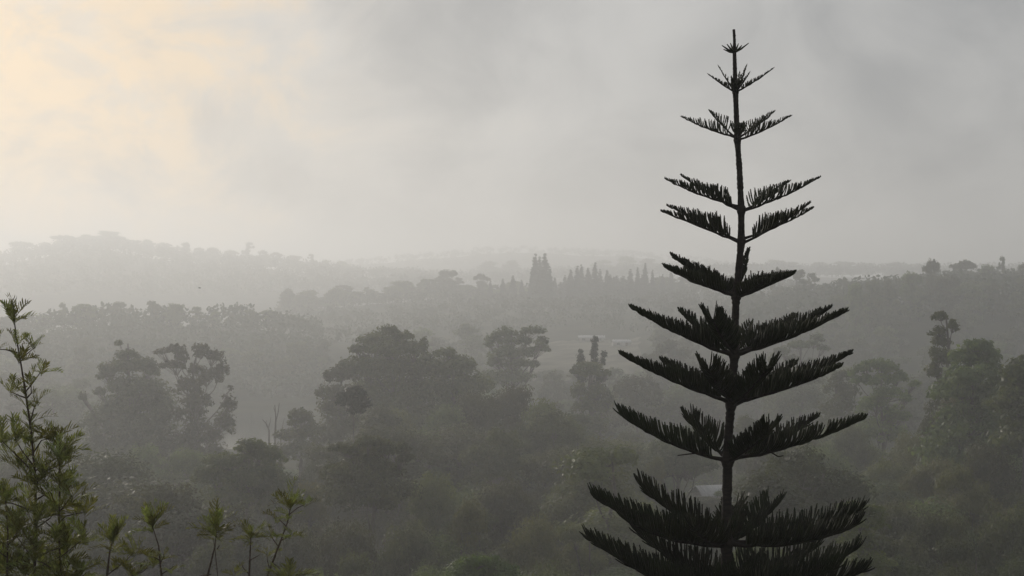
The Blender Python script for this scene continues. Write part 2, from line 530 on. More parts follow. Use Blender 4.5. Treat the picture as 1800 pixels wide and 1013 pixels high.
hero('umbrella_tree', 'flat umbrella-crowned tree with visible limbs, right of the central clump', 905, 310,
     [(890, 586, 22, 9), (935, 583, 22, 9), (868, 598, 17, 9), (952, 600, 11, 8), (906, 599, 30, 8), (860, 605, 9, 6), (896, 620, 40, 12), (951, 614, 17, 6), (872, 635, 20, 14), (912, 640, 26, 12), (940, 640, 9, 7), (890, 665, 45, 16)],
     M_gum, 17, leaf=0.36, gap=0.12, dens=0.9, fork=0.6)
hero('column_tree', 'creeper-wrapped poles of a tree with three narrow columns beside the pine', 1043, 285,
     [(1020, 618, 5, 5), (1020, 628, 6, 9), (1021, 640, 6, 9), (1046, 598, 6, 7), (1045, 611, 5, 9), (1044, 625, 6, 10), (1046, 638, 7, 9), (1062, 624, 5, 6), (1060, 636, 4, 7), (1022, 665, 8, 12), (1058, 665, 9, 12), (1046, 690, 10, 20)],
     M_dark, 18, leaf=0.28, puff=0.6, fork=0.8, stems=[(-2.6, 0, 20), (1.9, 0, 21)])
hero('umbrella_tree', 'spreading umbrella tree wrapped round the three leafy columns', 1038, 275,
     [(1036, 646, 27, 8), (1008, 653, 8, 6), (1069, 658, 9, 7), (1034, 655, 22, 7), (1018, 690, 17, 16), (1052, 688, 20, 16), (1072, 705, 10, 14), (1040, 715, 34, 14), (1030, 745, 45, 20)],
     M_wood, 19, leaf=0.3, gap=0.08, fork=0.6)
hero('hazy_tree', 'pale hazy pointed tree seen between two tiers of the pine, left side', 1180, 420,
     [(1180, 606, 12, 8), (1175, 618, 22, 12), (1200, 625, 20, 12), (1150, 632, 20, 10), (1180, 645, 48, 16), (1180, 680, 50, 30)], M_wood, 20, leaf=0.5)
hero('hazy_tree', 'pale wide dome of a hazy tree left of the pine trunk with fine upright limbs', 1122, 330,
     [(1120, 672, 32, 12), (1098, 685, 20, 14), (1148, 688, 20, 14), (1122, 700, 42, 22), (1110, 735, 45, 26)], M_wood, 21, leaf=0.4, gap=0.2, dens=0.7, fork=0.8)
hero('hazy_tree', 'hazy rounded tree just left of the pine trunk', 1205, 350,
     [(1205, 695, 42, 24), (1180, 720, 35, 25), (1230, 725, 35, 25), (1205, 765, 55, 34)], M_wood, 22, leaf=0.42)
hero('gum_tree', 'sparse gum tree with separate leaf plates behind the right pine branches', 1412, 330,
     [(1440, 596, 13, 8), (1400, 606, 18, 7), (1447, 612, 12, 6), (1372, 618, 15, 9), (1425, 603, 12, 5), (1392, 632, 15, 8), (1420, 634, 12, 7), (1360, 630, 10, 8), (1410, 665, 40, 16), (1400, 700, 50, 24)],
     M_gum, 23, leaf=0.36, gap=0.1, dens=0.9, fork=0.8)
hero('gum_tree', 'flat-topped gum tree with gaps in its layers, just right of the pine', 1550, 235,
     [(1545, 641, 27, 9), (1566, 650, 22, 12), (1518, 649, 16, 8), (1500, 658, 8, 5), (1540, 668, 36, 9), (1586, 664, 16, 9), (1612, 676, 11, 6), (1560, 690, 28, 13), (1599, 703, 11, 10), (1535, 715, 34, 20), (1580, 730, 25, 18), (1545, 760, 48, 28)],
     M_wood, 24, dens=0.95, gap=0.1)
hero('stacked_tree', 'narrow tree of stacked round leaf balls rising at the right', 1658, 185,
     [(1654, 557, 13, 9), (1673, 574, 10, 11), (1649, 583, 14, 10), (1660, 601, 20, 13), (1648, 622, 15, 15), (1668, 630, 15, 18), (1645, 650, 14, 20), (1665, 680, 22, 26)], M_wood, 25, leaf=0.28, puff=0.6)
hero('broad_tree', 'broad bushy tree leaning on the stacked leaf-ball tree, far right', 1712, 165,
     [(1712, 608, 26, 11), (1715, 628, 44, 16), (1748, 622, 14, 12), (1705, 655, 55, 24), (1690, 690, 50, 28), (1730, 700, 50, 30), (1705, 745, 62, 34), (1690, 790, 66, 34), (1730, 820, 66, 34)], M_wood, 26)
hero('broad_tree', 'dark leafy tree cut by the right edge of the picture', 1795, 150,
     [(1793, 640, 16, 14), (1775, 655, 22, 14), (1800, 670, 40, 22), (1785, 710, 48, 30), (1800, 760, 55, 36), (1830, 690, 40, 30)], M_wood, 27)
hero('hazy_tree', 'slender hazy trees crown left of the flat-topped gum tree', 1478, 262,
     [(1478, 660, 18, 12), (1465, 680, 22, 16), (1492, 690, 20, 18), (1475, 720, 34, 24)], M_gum, 28, gap=0.15, dens=0.8)
hero('broad_tree', 'wide low tree with bright top leaves in front of the lollipop tree', 650, 135,
     [(655, 776, 26, 9), (690, 786, 28, 12), (605, 787, 26, 9), (648, 795, 44, 14), (712, 806, 14, 14), (640, 825, 74, 24), (650, 865, 80, 34)], M_wood, 29, leaf=0.2)
hero('round_tree', 'dark bushy tree hiding the foot of the bare dead trunks', 440, 150,
     [(440, 782, 26, 10), (460, 800, 40, 18), (400, 808, 36, 14), (430, 835, 66, 24), (370, 835, 30, 18), (430, 870, 70, 34)], M_wood, 30, leaf=0.2)
hero('round_tree', 'small dark leaning tree at the edge of the water, left of the central clump', 528, 235,
     [(525, 728, 15, 11), (536, 738, 16, 12), (518, 742, 10, 10), (545, 755, 22, 12), (520, 765, 34, 12), (530, 790, 44, 18)], M_wood, 31, leaf=0.28)
hero('lime_bush', 'bright lime green bush at the bottom edge, left of the pine', 845, 80,
     [(838, 984, 26, 9), (860, 992, 28, 10), (820, 995, 26, 10), (885, 1000, 20, 9), (845, 1010, 60, 16), (850, 1035, 70, 26)], M_lime, 32, leaf=0.10)
hero('lime_bush', 'pale green rounded tree at the foot of the pine, behind its lowest branches', 1330, 90,
     [(1330, 972, 40, 14), (1300, 985, 30, 14), (1360, 985, 34, 14), (1330, 1010, 60, 22)], M_lime, 33, leaf=0.12)
hero('lime_bush', 'pale green bush beside the right tips of the lowest pine branches', 1500, 95,
     [(1500, 893, 26, 9), (1530, 900, 26, 11), (1515, 915, 40, 14), (1505, 950, 30, 20), (1520, 985, 40, 26)], M_lime, 34, leaf=0.13)

# bare dead trunks by the water
dead = empty('dead_tree', P(483, 760, 262)); dead.location.z = gz(dead.location.x, dead.location.y)
drng = np.random.default_rng(5)
def dpt(u, v, dy=0.0):
    q = P(u, v, 262 + dy) - dead.location
    return (q.x, q.y, q.z)
for pts, r in (([(483, 830), (484, 760), (485, 735), (483, 712)], 0.26), ([(485, 742), (489, 725), (491, 708)], 0.13), ([(473, 830), (473, 757), (468, 745), (461, 737)], 0.2), ([(472, 752), (475, 742), (476, 733)], 0.1),
               ([(492, 830), (494, 762), (497, 748), (500, 735)], 0.16), ([(467, 746), (469, 738)], 0.08), ([(484, 725), (480, 715)], 0.08)):
    mb = MB()
    pp = [dpt(u, v, i * 0.1) for i, (u, v) in enumerate(pts)]
    mb.tube(pp, np.linspace(r, r * 0.25, len(pp)), 6)
    link('bare_limb', mb.mesh('bare_limb'), M_bark, dead, smooth=True)
tag(dead, 'leafless dead tree with bare forked trunks standing by the pale water', 'dead tree')

# ------------------------------------------------------------------ forest made of a few tree kinds
def proto(key, H, lob, seed, leaf, **kw):
    return tree_meshes(key, lob, H, leaf, seed, **kw)
def random_lobes(seed, H, Wd, style):
    r = random.Random(seed)
    L = []
    if style == 'round':
        L.append((0, 0, H * 0.72, Wd * 0.42, Wd * 0.42, H * 0.2))
        for k in range(9):
            a = r.uniform(0, 6.28); q = Wd * r.uniform(0.18, 0.36)
            L.append((math.cos(a) * q, math.sin(a) * q, H * r.uniform(0.45, 0.86), Wd * r.uniform(0.14, 0.24), Wd * r.uniform(0.14, 0.24), H * r.uniform(0.07, 0.12)))
        L.append((0, 0, H * 0.45, Wd * 0.42, Wd * 0.42, H * 0.2))
    elif style == 'gum':
        for k in range(13):
            a = r.uniform(0, 6.28); z = r.uniform(0.42, 0.95); q = Wd * r.uniform(0.05, 0.40) * (1.25 - z * 0.6)
            L.append((math.cos(a) * q, math.sin(a) * q, H * z, Wd * r.uniform(0.12, 0.22), Wd * r.uniform(0.12, 0.22), H * r.uniform(0.05, 0.09)))
        L.append((0, 0, H * 0.6, Wd * 0.3, Wd * 0.3, H * 0.14))
    elif style == 'umbrella':
        for k in range(9):
            a = k / 9 * 6.28 + r.uniform(-.2, .2); q = Wd * r.uniform(0.2, 0.40)
            L.append((math.cos(a) * q, math.sin(a) * q, H * (0.93 - 0.35 * (q / Wd) ** 1.2 + r.uniform(-.04, .03)), Wd * r.uniform(0.13, 0.2), Wd * r.uniform(0.13, 0.2), H * r.uniform(0.04, 0.06)))
        L.append((0, 0, H * 0.92, Wd * 0.26, Wd * 0.26, H * 0.06))
        L.append((0.1 * Wd, 0, H * 0.66, Wd * 0.3, Wd * 0.3, H * 0.07))
        L.append((-0.1 * Wd, 0.1 * Wd, H * 0.45, Wd * 0.34, Wd * 0.34, H * 0.12))
    elif style == 'spire':
        for k in range(17):
            t = k / 16
            w = Wd * (0.06 + 0.44 * (1 - t ** 2.6)) * r.uniform(0.9, 1.1)
            L.append((r.uniform(-.05, .05) * Wd, r.uniform(-.05, .05) * Wd, H * (0.06 + 0.90 * t), w, w, H * 0.085 * (1 - 0.35 * t)))
    elif style == 'dome':
        L.append((0, 0, H * 0.80, Wd * 0.30, Wd * 0.30, H * 0.17))
        for k in range(10):
            a = k * 2.4; z = r.uniform(0.35, 0.82); q = Wd * r.uniform(0.16, 0.34) * (1.15 - 0.5 * z)
            L.append((math.cos(a) * q, math.sin(a) * q, H * z, Wd * r.uniform(0.16, 0.26), Wd * r.uniform(0.16, 0.26), H * r.uniform(0.09, 0.14)))
        L.append((0, 0, H * 0.50, Wd * 0.42, Wd * 0.42, H * 0.22))
        L.append((0, 0, H * 0.22, Wd * 0.46, Wd * 0.46, H * 0.22))
    elif style == 'plume':
        for k in range(12):
            a = k * 2.4; z = r.uniform(0.25, 0.92); q = Wd * r.uniform(0.05, 0.36) * (1.2 - 0.6 * z)
            L.append((math.cos(a) * q, math.sin(a) * q, H * z, Wd * r.uniform(0.12, 0.24), Wd * r.uniform(0.12, 0.24), H * r.uniform(0.06, 0.13)))
        L.append((0, 0, H * 0.3, Wd * 0.4, Wd * 0.4, H * 0.28))
    elif style == 'parasol':
        for k in range(9):
            a = k / 9 * 6.28 + r.uniform(-.2, .2); q = Wd * r.uniform(0.2, 0.38)
            L.append((math.cos(a) * q, math.sin(a) * q, H * (0.90 - 0.9 * (q / Wd) ** 2 + r.uniform(-.04, .03)), Wd * r.uniform(0.13, 0.2), Wd * r.uniform(0.13, 0.2), H * r.uniform(0.06, 0.10)))
        L.append((0, 0, H * 0.88, Wd * 0.28, Wd * 0.28, H * 0.10))
        L.append((0.08 * Wd, 0, H * 0.55, Wd * 0.34, Wd * 0.34, H * 0.22))
        L.append((0, 0, H * 0.25, Wd * 0.4, Wd * 0.4, H * 0.2))
    elif style == 'bush':
        for k in range(8):
            a = r.uniform(0, 6.28); q = Wd * r.uniform(0.0, 0.34)
            L.append((math.cos(a) * q, math.sin(a) * q, H * r.uniform(0.3, 0.78), Wd * r.uniform(0.18, 0.28), Wd * r.uniform(0.18, 0.28), H * r.uniform(0.14, 0.22)))
    return L
NEAR = {}
for style, cnt, H, Wd, mat in (('dome', 5, 18, 14, M_wood), ('plume', 4, 20, 13, M_gum), ('round', 1, 18, 12, M_wood), ('gum', 2, 22, 12, M_gum), ('umbrella', 1, 18, 14, M_wood), ('bush', 2, 9, 9, M_wood)):
    for k in range(cnt):
        kw = dict(dens=0.95, twigs=(style != 'bush'), puff=0.62)
        if style in ('dome', 'plume'):
            kw.update(puff=0.46, dens=0.8)
        if style == 'gum':
            kw.update(gap=0.12, droop=0.25)
        ms = proto(style, H, random_lobes(100 + k * 7 + len(style), H, Wd, style), 40 + k + len(style) * 10, 0.17, **kw)
        NEAR.setdefault(style, []).append((ms, H, Wd, mat))
FAR = {}
for style, cnt, H, Wd, mat in (('round', 4, 18, 14, M_wood), ('gum', 4, 20, 13, M_gum), ('umbrella', 3, 16, 16, M_wood), ('spire', 3, 32, 8, M_dark)):
    for k in range(cnt):
        ms = proto('far_' + style, H, random_lobes(300 + k * 5 + len(style), H, Wd, {'round': 'dome', 'gum': 'plume', 'umbrella': 'parasol'}.get(style, style)), 70 + k, 0.5, dens=0.9, twigs=False, puff=0.5, gap=0.06 if style == 'gum' else 0.0)
        FAR.setdefault(style, []).append((ms, H, Wd, mat))

DEFER = []     # (root, phrase, group, u): labelled once everything stands
NAMES = {'round': 'round_tree', 'gum': 'gum_tree', 'umbrella': 'umbrella_tree', 'bush': 'leafy_bush', 'spire': 'cypress_tree'}
LOOK = {'round': 'rounded leafy tree', 'gum': 'tall loose-crowned tree', 'umbrella': 'flat spreading tree', 'bush': 'low leafy bush', 'spire': 'dark pointed conifer'}

NAMES['dome'] = 'domed_tree'
NAMES['plume'] = 'tall_tree'
LOOK['plume'] = 'tall ragged tree'
LOOK['dome'] = 'broad domed tree'
CROWNS = [  # u, top v, crown width px, distance, kind
 (905, 662, 120, 238, 'dome'), (840, 672, 110, 226, 'round'), (960, 690, 110, 225, 'dome'), (745, 735, 120, 205, 'dome'), (860, 752, 130, 196, 'gum'), (985, 770, 130, 196, 'dome'), (1010, 735, 90, 215, 'gum'),
 (760, 815, 120, 170, 'round'), (880, 818, 130, 166, 'dome'), (1000, 835, 120, 172, 'round'), (815, 880, 120, 146, 'gum'), (935, 892, 130, 148, 'dome'), (720, 900, 130, 140, 'dome'), (1040, 905, 120, 150, 'gum'),
 (610, 890, 130, 145, 'round'), (545, 830, 100, 172, 'dome'), (520, 905, 130, 142, 'dome'), (660, 955, 140, 124, 'gum'), (560, 975, 130, 120, 'dome'), (960, 970, 150, 124, 'round'), (760, 975, 120, 122, 'round'),
 (300, 835, 130, 178, 'dome'), (215, 815, 120, 186, 'gum'), (390, 880, 120, 160, 'round'), (150, 800, 100, 205, 'dome'), (90, 770, 100, 240, 'dome'), (40, 745, 90, 270, 'round'), (20, 800, 120, 215, 'dome'), (110, 850, 120, 175, 'gum'), (250, 905, 140, 145, 'dome'), (380, 955, 140, 126, 'gum'), (440, 915, 120, 146, 'dome'), (160, 920, 120, 142, 'round'),
 (1115, 770, 110, 225, 'dome'), (1150, 806, 70, 205, 'gum'), (1090, 840, 110, 188, 'dome'), (1130, 878, 80, 175, 'round'), (1390, 735, 110, 225, 'gum'), (1350, 765, 90, 215, 'dome'), (1440, 770, 110, 205, 'dome'), (1380, 825, 120, 180, 'dome'), (1470, 825, 110, 175, 'gum'), (1415, 890, 120, 150, 'round'),
 (1560, 790, 120, 190, 'dome'), (1610, 770, 90, 205, 'round'), (1650, 790, 110, 172, 'dome'), (1740, 760, 130, 172, 'dome'), (1800, 790, 130, 160, 'gum'), (1700, 820, 130, 156, 'gum'), (1580, 860, 120, 158, 'dome'), (1660, 875, 140, 142, 'dome'), (1770, 865, 150, 140, 'dome'), (1600, 925, 130, 132, 'round'), (1720, 930, 150, 124, 'gum'), (1680, 975, 140, 116, 'dome'), (1800, 960, 150, 118, 'dome'), (1560, 975, 130, 120, 'gum'),
 (1690, 672, 110, 190, 'dome'), (1760, 668, 110, 180, 'gum'), (1800, 705, 110, 172, 'dome'), (1645, 700, 90, 196, 'gum'), (1725, 715, 120, 178, 'dome'), (1500, 735, 90, 220, 'dome'), (1545, 760, 90, 205, 'gum'), (1600, 745, 80, 216, 'dome'),
 (330, 775, 110, 215, 'dome'), (250, 770, 110, 222, 'dome'), (180, 760, 110, 232, 'gum'), (480, 812, 90, 190, 'gum'), (570, 785, 90, 205, 'dome'), (690, 705, 110, 222, 'dome'), (640, 740, 100, 215, 'gum'), (790, 700, 110, 225, 'dome')]
def near_crowns():
    r = random.Random(5)
    for i, (u, v, w, d, style) in enumerate(CROWNS):
        kd, kw_ = (0.80, 1.45) if v > 850 else ((0.85, 1.35) if v > 795 else ((0.90, 1.35) if v > 740 else (0.95, 1.35)))
        style = {'round': 'dome', 'gum': 'plume'}.get(style, style)
        ms, H, Wd, mat = NEAR[style][i % len(NEAR[style])]
        d, w = d * kd, w * kw_
        p = P(u, v, d)
        g = gz(p.x, d)
        h = p.z - g
        sx = w / F * d / Wd
        mat = r.choice((M_wood, M_olive, M_deep, M_wood, M_gum))
        o = place_tree(NAMES[style], ms, (mat, M_bark), (p.x, d, g), None, None, (sx, sx * r.uniform(0.9, 1.1), h / H), r.uniform(0, 6.28))
        band = 'high' if v < 745 else ('halfway up' if v < 850 else 'low')
        DEFER.append((o, f'large {LOOK[style].replace("broad ", "")} {band} {zone(u, d)}', f'{LOOK[style]} {zone(u, d)}', u, h))
ENV = np.array([(-300, 740), (0, 738), (130, 735), (180, 745), (300, 770), (420, 800), (440, 800), (470, 785), (520, 780), (560, 770), (600, 735), (650, 700), (760, 668), (850, 665), (930, 665), (1000, 690), (1080, 715), (1130, 715), (1200, 720),
                (1300, 700), (1400, 690), (1480, 700), (1500, 715), (1620, 745), (1640, 725), (1680, 690), (1760, 690), (1800, 680), (2100, 660)], float)
def zone(u, d):
    if u < 150: return 'in the hazy wood behind the left sapling'
    if u < 330: return 'in the wood below the dense gum'
    if u < 560: return 'in the wood below the open gum'
    if u < 780: return 'in the wood below the dome tree'
    if u < 1000: return 'in the wood left of the pine'
    if u < 1280: return "in the wood behind the pine's left branches"
    if u < 1500: return "in the wood behind the pine's right branches"
    if u < 1660: return 'on the slope right of the pine'
    return 'on the slope at the right edge'
near_crowns()
rng = random.Random(77)
pts = []
tries = 0
while tries < 16000 and len(pts) < 240:
    tries += 1
    d = math.sqrt(rng.uniform(105 ** 2, 330 ** 2))
    u = rng.uniform(-130, 1930)
    x = (u - 900) / F * d
    if 225 < u < 580 and d > 300:
        continue
    sep = 7.5 + d * 0.022
    if any((x - a) ** 2 + (d - b) ** 2 < sep * sep for a, b in pts):
        continue
    pts.append((x, d))
for x, d in pts:
    u = x / d * F + 900
    style = rng.choices(['dome', 'plume', 'round', 'gum', 'umbrella', 'bush'], [0.42, 0.26, 0.06, 0.08, 0.06, 0.12])[0]
    ms, H, Wd, mat = rng.choice(NEAR[style])
    g = gz(x, d)
    env = float(np.interp(u, ENV[:, 0], ENV[:, 1])) + rng.uniform(20, 70)
    if 1215 < u < 1300 and d < 268:
        env = max(env, 872)
    if 330 < u < 395 and d < 300:
        env = max(env, 826)
    zmax = -(env - 506.5) / F * d - g
    h = min(H * rng.choice((0.6, 0.8, 0.95, 1.1, 1.3)) * rng.uniform(0.93, 1.07), zmax)
    if h < 3.5:
        continue
    s = h / H
    w = max(s, 0.7) * rng.uniform(0.95, 1.25)
    z = zone(u, d)
    vt = 506.5 - F * (g + h) / d
    band = 'high' if vt < 745 else ('halfway up' if vt < 850 else 'low')
    mat = rng.choice((mat, mat, M_olive, M_deep))
    o = place_tree(NAMES[style], ms, (mat, M_bark), (x, d, g), None, None, (w, w, s), rng.uniform(0, 6.28), 'bush' if style == 'bush' else 'tree')
    DEFER.append((o, f'{LOOK[style]} {band} {z}', f'{LOOK[style]} {z}', u, h))

# middle distance, 330 to 660 m
pts = []
tries = 0
while tries < 9000 and len(pts) < 190:
    tries += 1
    d = math.sqrt(rng.uniform(335 ** 2, 545 ** 2))
    u = rng.uniform(-100, 1900)
    x = (u - 900) / F * d
    if 180 < u < 610 and d < 500:
        continue
    sep = 9 + d * 0.012
    if any((x - a) ** 2 + (d - b) ** 2 < sep * sep for a, b in pts):
        continue
    pts.append((x, d))
for x, d in pts:
    u = x / d * F + 900
    style = rng.choices(['round', 'gum', 'umbrella'], [0.5, 0.3, 0.2])[0]
    ms, H, Wd, mat = rng.choice(FAR[style])
    g = gz(x, d)
    h = H * rng.uniform(0.55, 0.95)
    if 880 < u < 1150:
        h = min(h, -(648 - 506.5) / F * d - g)
    if h < 4:
        continue
    s = h / H
    w = max(s, 0.6) * rng.uniform(0.9, 1.3)
    side = 'left' if u < 700 else ('middle' if u < 1250 else 'right')
    lab = f'faint {LOOK[style]} in the misty valley, {side} side' if side != 'middle' else f'faint {LOOK[style]} in the misty valley by the field'
    o = place_tree(NAMES[style], ms, (mat, M_bark), (x, d, g), None, None, (w, w, s), rng.uniform(0, 6.28))
    DEFER.append((o, lab, lab, u, h))

# trees one can tell apart along the ridges: (u, top v, width px, kind)
def ridge(d, items, where, group):
    for i, (u, v, w, style) in enumerate(items):
        ms, H, Wd, mat = FAR[style][i % len(FAR[style])]
        dd = d + rng.uniform(-25, 10)
        p = P(u, v - (6 if d == 940 else 0), dd)
        g = gz(p.x, dd)
        h = max(p.z - g, 6.0)
        sx = w * (1.35 if d == 940 else 1.22) / F * dd / Wd
        o = place_tree(NAMES[style], ms, (mat, M_bark), (p.x, dd, g), None, None, (sx, sx * rng.uniform(0.8, 1.1), h / H), rng.uniform(0, 6.28))
        DEFER.append((o, f'{LOOK[style]} {where}', f'{LOOK[style]} {group}', u, h))
ridge(632, [(-20, 545, 40, 'round'), (20, 552, 40, 'round'), (75, 551, 30, 'round'), (110, 529, 19, 'round'), (148, 533, 52, 'umbrella'), (180, 527, 11, 'gum'), (207, 528, 30, 'round'), (232, 531, 20, 'gum'), (272, 525, 30, 'gum'), (305, 530, 40, 'round'),
            (345, 540, 34, 'gum'), (378, 544, 28, 'round'), (404, 545, 24, 'gum'), (424, 533, 9, 'gum'), (440, 542, 34, 'round'), (472, 544, 34, 'umbrella')],
      'on the left middle ridge crest', 'on the left middle ridge')
ridge(940, [(int(u_), v_ + ((i_ * 37) % 23) - 13, 26 + (i_ * 13) % 22, ('round', 'gum')[i_ % 2]) for i_, (u_, v_) in enumerate(zip(np.linspace(505, 925, 22), np.interp(np.linspace(505, 925, 22), [505, 680, 780, 925], [524, 512, 498, 510])))] + [(498, 524, 26, 'gum'), (540, 515, 52, 'round'), (594, 510, 38, 'round'), (630, 517, 34, 'gum'), (655, 515, 30, 'gum'), (690, 510, 30, 'round'), (717, 503, 40, 'round'), (752, 494, 32, 'gum'), (785, 477, 38, 'round'), (775, 492, 44, 'round'), (815, 505, 34, 'gum'),
             (846, 486, 25, 'umbrella'), (860, 505, 34, 'round'), (892, 504, 40, 'gum'), (923, 512, 26, 'round'), (1165, 490, 50, 'round'), (1200, 492, 46, 'gum'), (1240, 485, 50, 'round'), (1290, 488, 50, 'round')],
      'on the ridge rising to the conifers', 'on the rising middle ridge')
ridge(850, [(941, 446, 21, 'spire'), (949, 451, 17, 'spire'), (958, 445, 23, 'spire'), (966, 468, 17, 'spire'), (935, 472, 15, 'spire'), (950, 470, 30, 'spire')], 'in the tallest conifer cluster', 'in the tallest cluster')
cr = random.Random(21)
row = [(993, 484, 14, 'spire'), (1003, 474, 17, 'spire'), (1015, 467, 18, 'spire'), (1022, 465, 14, 'spire'), (1034, 471, 18, 'spire'), (1046, 461, 16, 'spire'), (1055, 473, 13, 'spire'), (1067, 475, 16, 'spire'), (1079, 486, 14, 'spire'),
       (1108, 473, 17, 'spire'), (1121, 470, 12, 'spire'), (1134, 462, 13, 'spire'), (1147, 474, 10, 'spire')]
row += [(u_, v_, w_, 'spire') for u_, v_, w_ in ((884, 490, 14), (902, 484, 16), (917, 492, 13), (975, 488, 14), (1165, 482, 12), (1180, 476, 14), (1198, 486, 13), (862, 494, 12))]
row += [(u + cr.uniform(-3, 3), cr.uniform(482, 502), cr.uniform(16, 26), 'spire') for u in range(988, 1160, 12)]
ridge(900, row,
      'in the long hazy conifer row', 'in the long hazy row')
ridge(1790, [(-15, 432, 40, 'round'), (35, 424, 40, 'umbrella'), (80, 425, 36, 'round'), (112, 413, 46, 'umbrella'), (150, 411, 34, 'round'), (186, 404, 52, 'round'), (212, 414, 30, 'round'), (238, 422, 26, 'round'), (258, 420, 26, 'round'), (287, 425, 34, 'round'), (326, 424, 22, 'round'), (350, 434, 30, 'round'), (372, 434, 34, 'round'), (405, 438, 34, 'round'),
             (437, 427, 26, 'gum'), (462, 438, 26, 'round'), (485, 443, 26, 'umbrella'), (515, 447, 30, 'round'), (548, 447, 20, 'gum'), (572, 455, 24, 'round'), (600, 458, 34, 'round')],
      'on the far left hill crest', 'on the far left hill')
ridge(530, [(1638, 454, 32, 'umbrella'), (1600, 472, 44, 'round'), (1660, 478, 50, 'round'), (1560, 480, 44, 'gum'), (1505, 492, 44, 'round'), (1470, 514, 38, 'round'), (1535, 488, 40, 'round'), (1745, 495, 50, 'round'), (1700, 500, 70, 'umbrella')], 'on the near right rise', 'on the near right rise')
ridge(640, [(1695, 456, 44, 'umbrella'), (1735, 461, 34, 'round'), (1763, 452, 19, 'gum'), (1800, 459, 34, 'round'), (1830, 455, 40, 'round'), (1400, 470, 50, 'gum'), (1432, 481, 40, 'gum'), (1368, 462, 30, 'gum')], 'on the higher right rise', 'on the higher right rise')
ridge(1770, [(1440, 460, 50, 'round'), (1480, 458, 50, 'round'), (1520, 461, 44, 'round'), (1575, 459, 50, 'round'), (1610, 463, 44, 'round'), (1100, 448, 44, 'round'), (1140, 452, 40, 'round'), (860, 457, 44, 'round'), (900, 456, 40, 'round'), (1360, 455, 40, 'round'), (1390, 459, 40, 'round'), (1060, 455, 44, 'round')], 'on the farthest faint skyline', 'on the farthest skyline')

# woods on the far slopes that read as one mass
def far_wood(name, label, d0, d1, u0, u1, count, h0, h1, seed, skip=None, cards=44):
    r = np.random.default_rng(seed)
    allV = []
    for i in range(count):
        d = math.sqrt(r.uniform(d0 * d0, d1 * d1)); u = r.uniform(u0, u1)
        x = (u - 900) / F * d
        if skip and skip(u, d):
            continue
        g = gz(x, d)
        h = r.uniform(h0, h1); w = h * r.uniform(0.3, 0.5)
        k = r.integers(4, 7)
        cen = np.stack([r.normal(0, 0.5, k) * w, r.normal(0, 0.5, k) * w, h * r.uniform(0.45, 0.82, k)], 1)
        c = cen[r.integers(0, k, cards)]
        p = np.array([x, d, g]) + c + unit(r, cards) * np.array([w * 0.55, w * 0.55, h * 0.17]) * r.uniform(0.6, 1.0, cards)[:, None]
        V, _ = diamonds(r, p, h * 0.085, 0.6)
        allV.append(V)
    V = np.concatenate(allV)
    o = link(name, build_mesh(name, V, np.arange(len(V)).reshape(-1, 4)), M_far)
    tag(o, label, 'forest', kind='stuff')
far_wood('far_forest', 'hazy forest covering the slope across the water to the left middle ridge', 470, 645, -150, 560, 700, 8, 12, 1)
far_wood('far_forest', 'hazy forest on the middle slope up to the conifer rows', 560, 960, 480, 1420, 1000, 7, 11, 2, skip=lambda u, d: 890 < u < 1150 and d < 650)
far_wood('far_forest', 'hazy forest filling the slope at the right behind the pine', 520, 690, 1300, 1980, 650, 9, 15, 3)
far_wood('far_forest', 'pale forest covering the far left hill', 1300, 1860, -200, 760, 1300, 14, 22, 4)
far_wood('far_forest', 'barely visible forest on the far skyline hills', 1500, 1860, 700, 2000, 1000, 13, 20, 5)
far_wood('far_forest', 'ghostly wooded hill fading into the cloud behind everything', 2300, 2650, 500, 1400, 700, 10, 15, 6, cards=50)
# low growth between the near trees
def undergrowth():
    r = np.random.default_rng(8)
    P_ = []
    for i in range(1700):
        d = math.sqrt(r.uniform(70 ** 2, 335 ** 2)); u = r.uniform(-150, 1950)
        if 225 < u < 580 and d > 305:
            continue
        x = (u - 900) / F * d
        c = np.array([x, d, gz(x, d)])
        s = r.uniform(0.9, 2.2)
        n = 30
        P_.append(c + np.abs(unit(r, n)) * np.sign(r.normal(size=(n, 3)) + np.array([0, 0, 9])) * np.array([s, s, s * 0.9]))
    V, Q = diamonds(r, np.concatenate(P_), 0.26, 0.55)
    o = link('undergrowth', build_mesh('undergrowth', V, Q), M_wood)
    tag(o, 'dense low undergrowth between the trees of the valley', 'undergrowth', kind='stuff')
undergrowth()

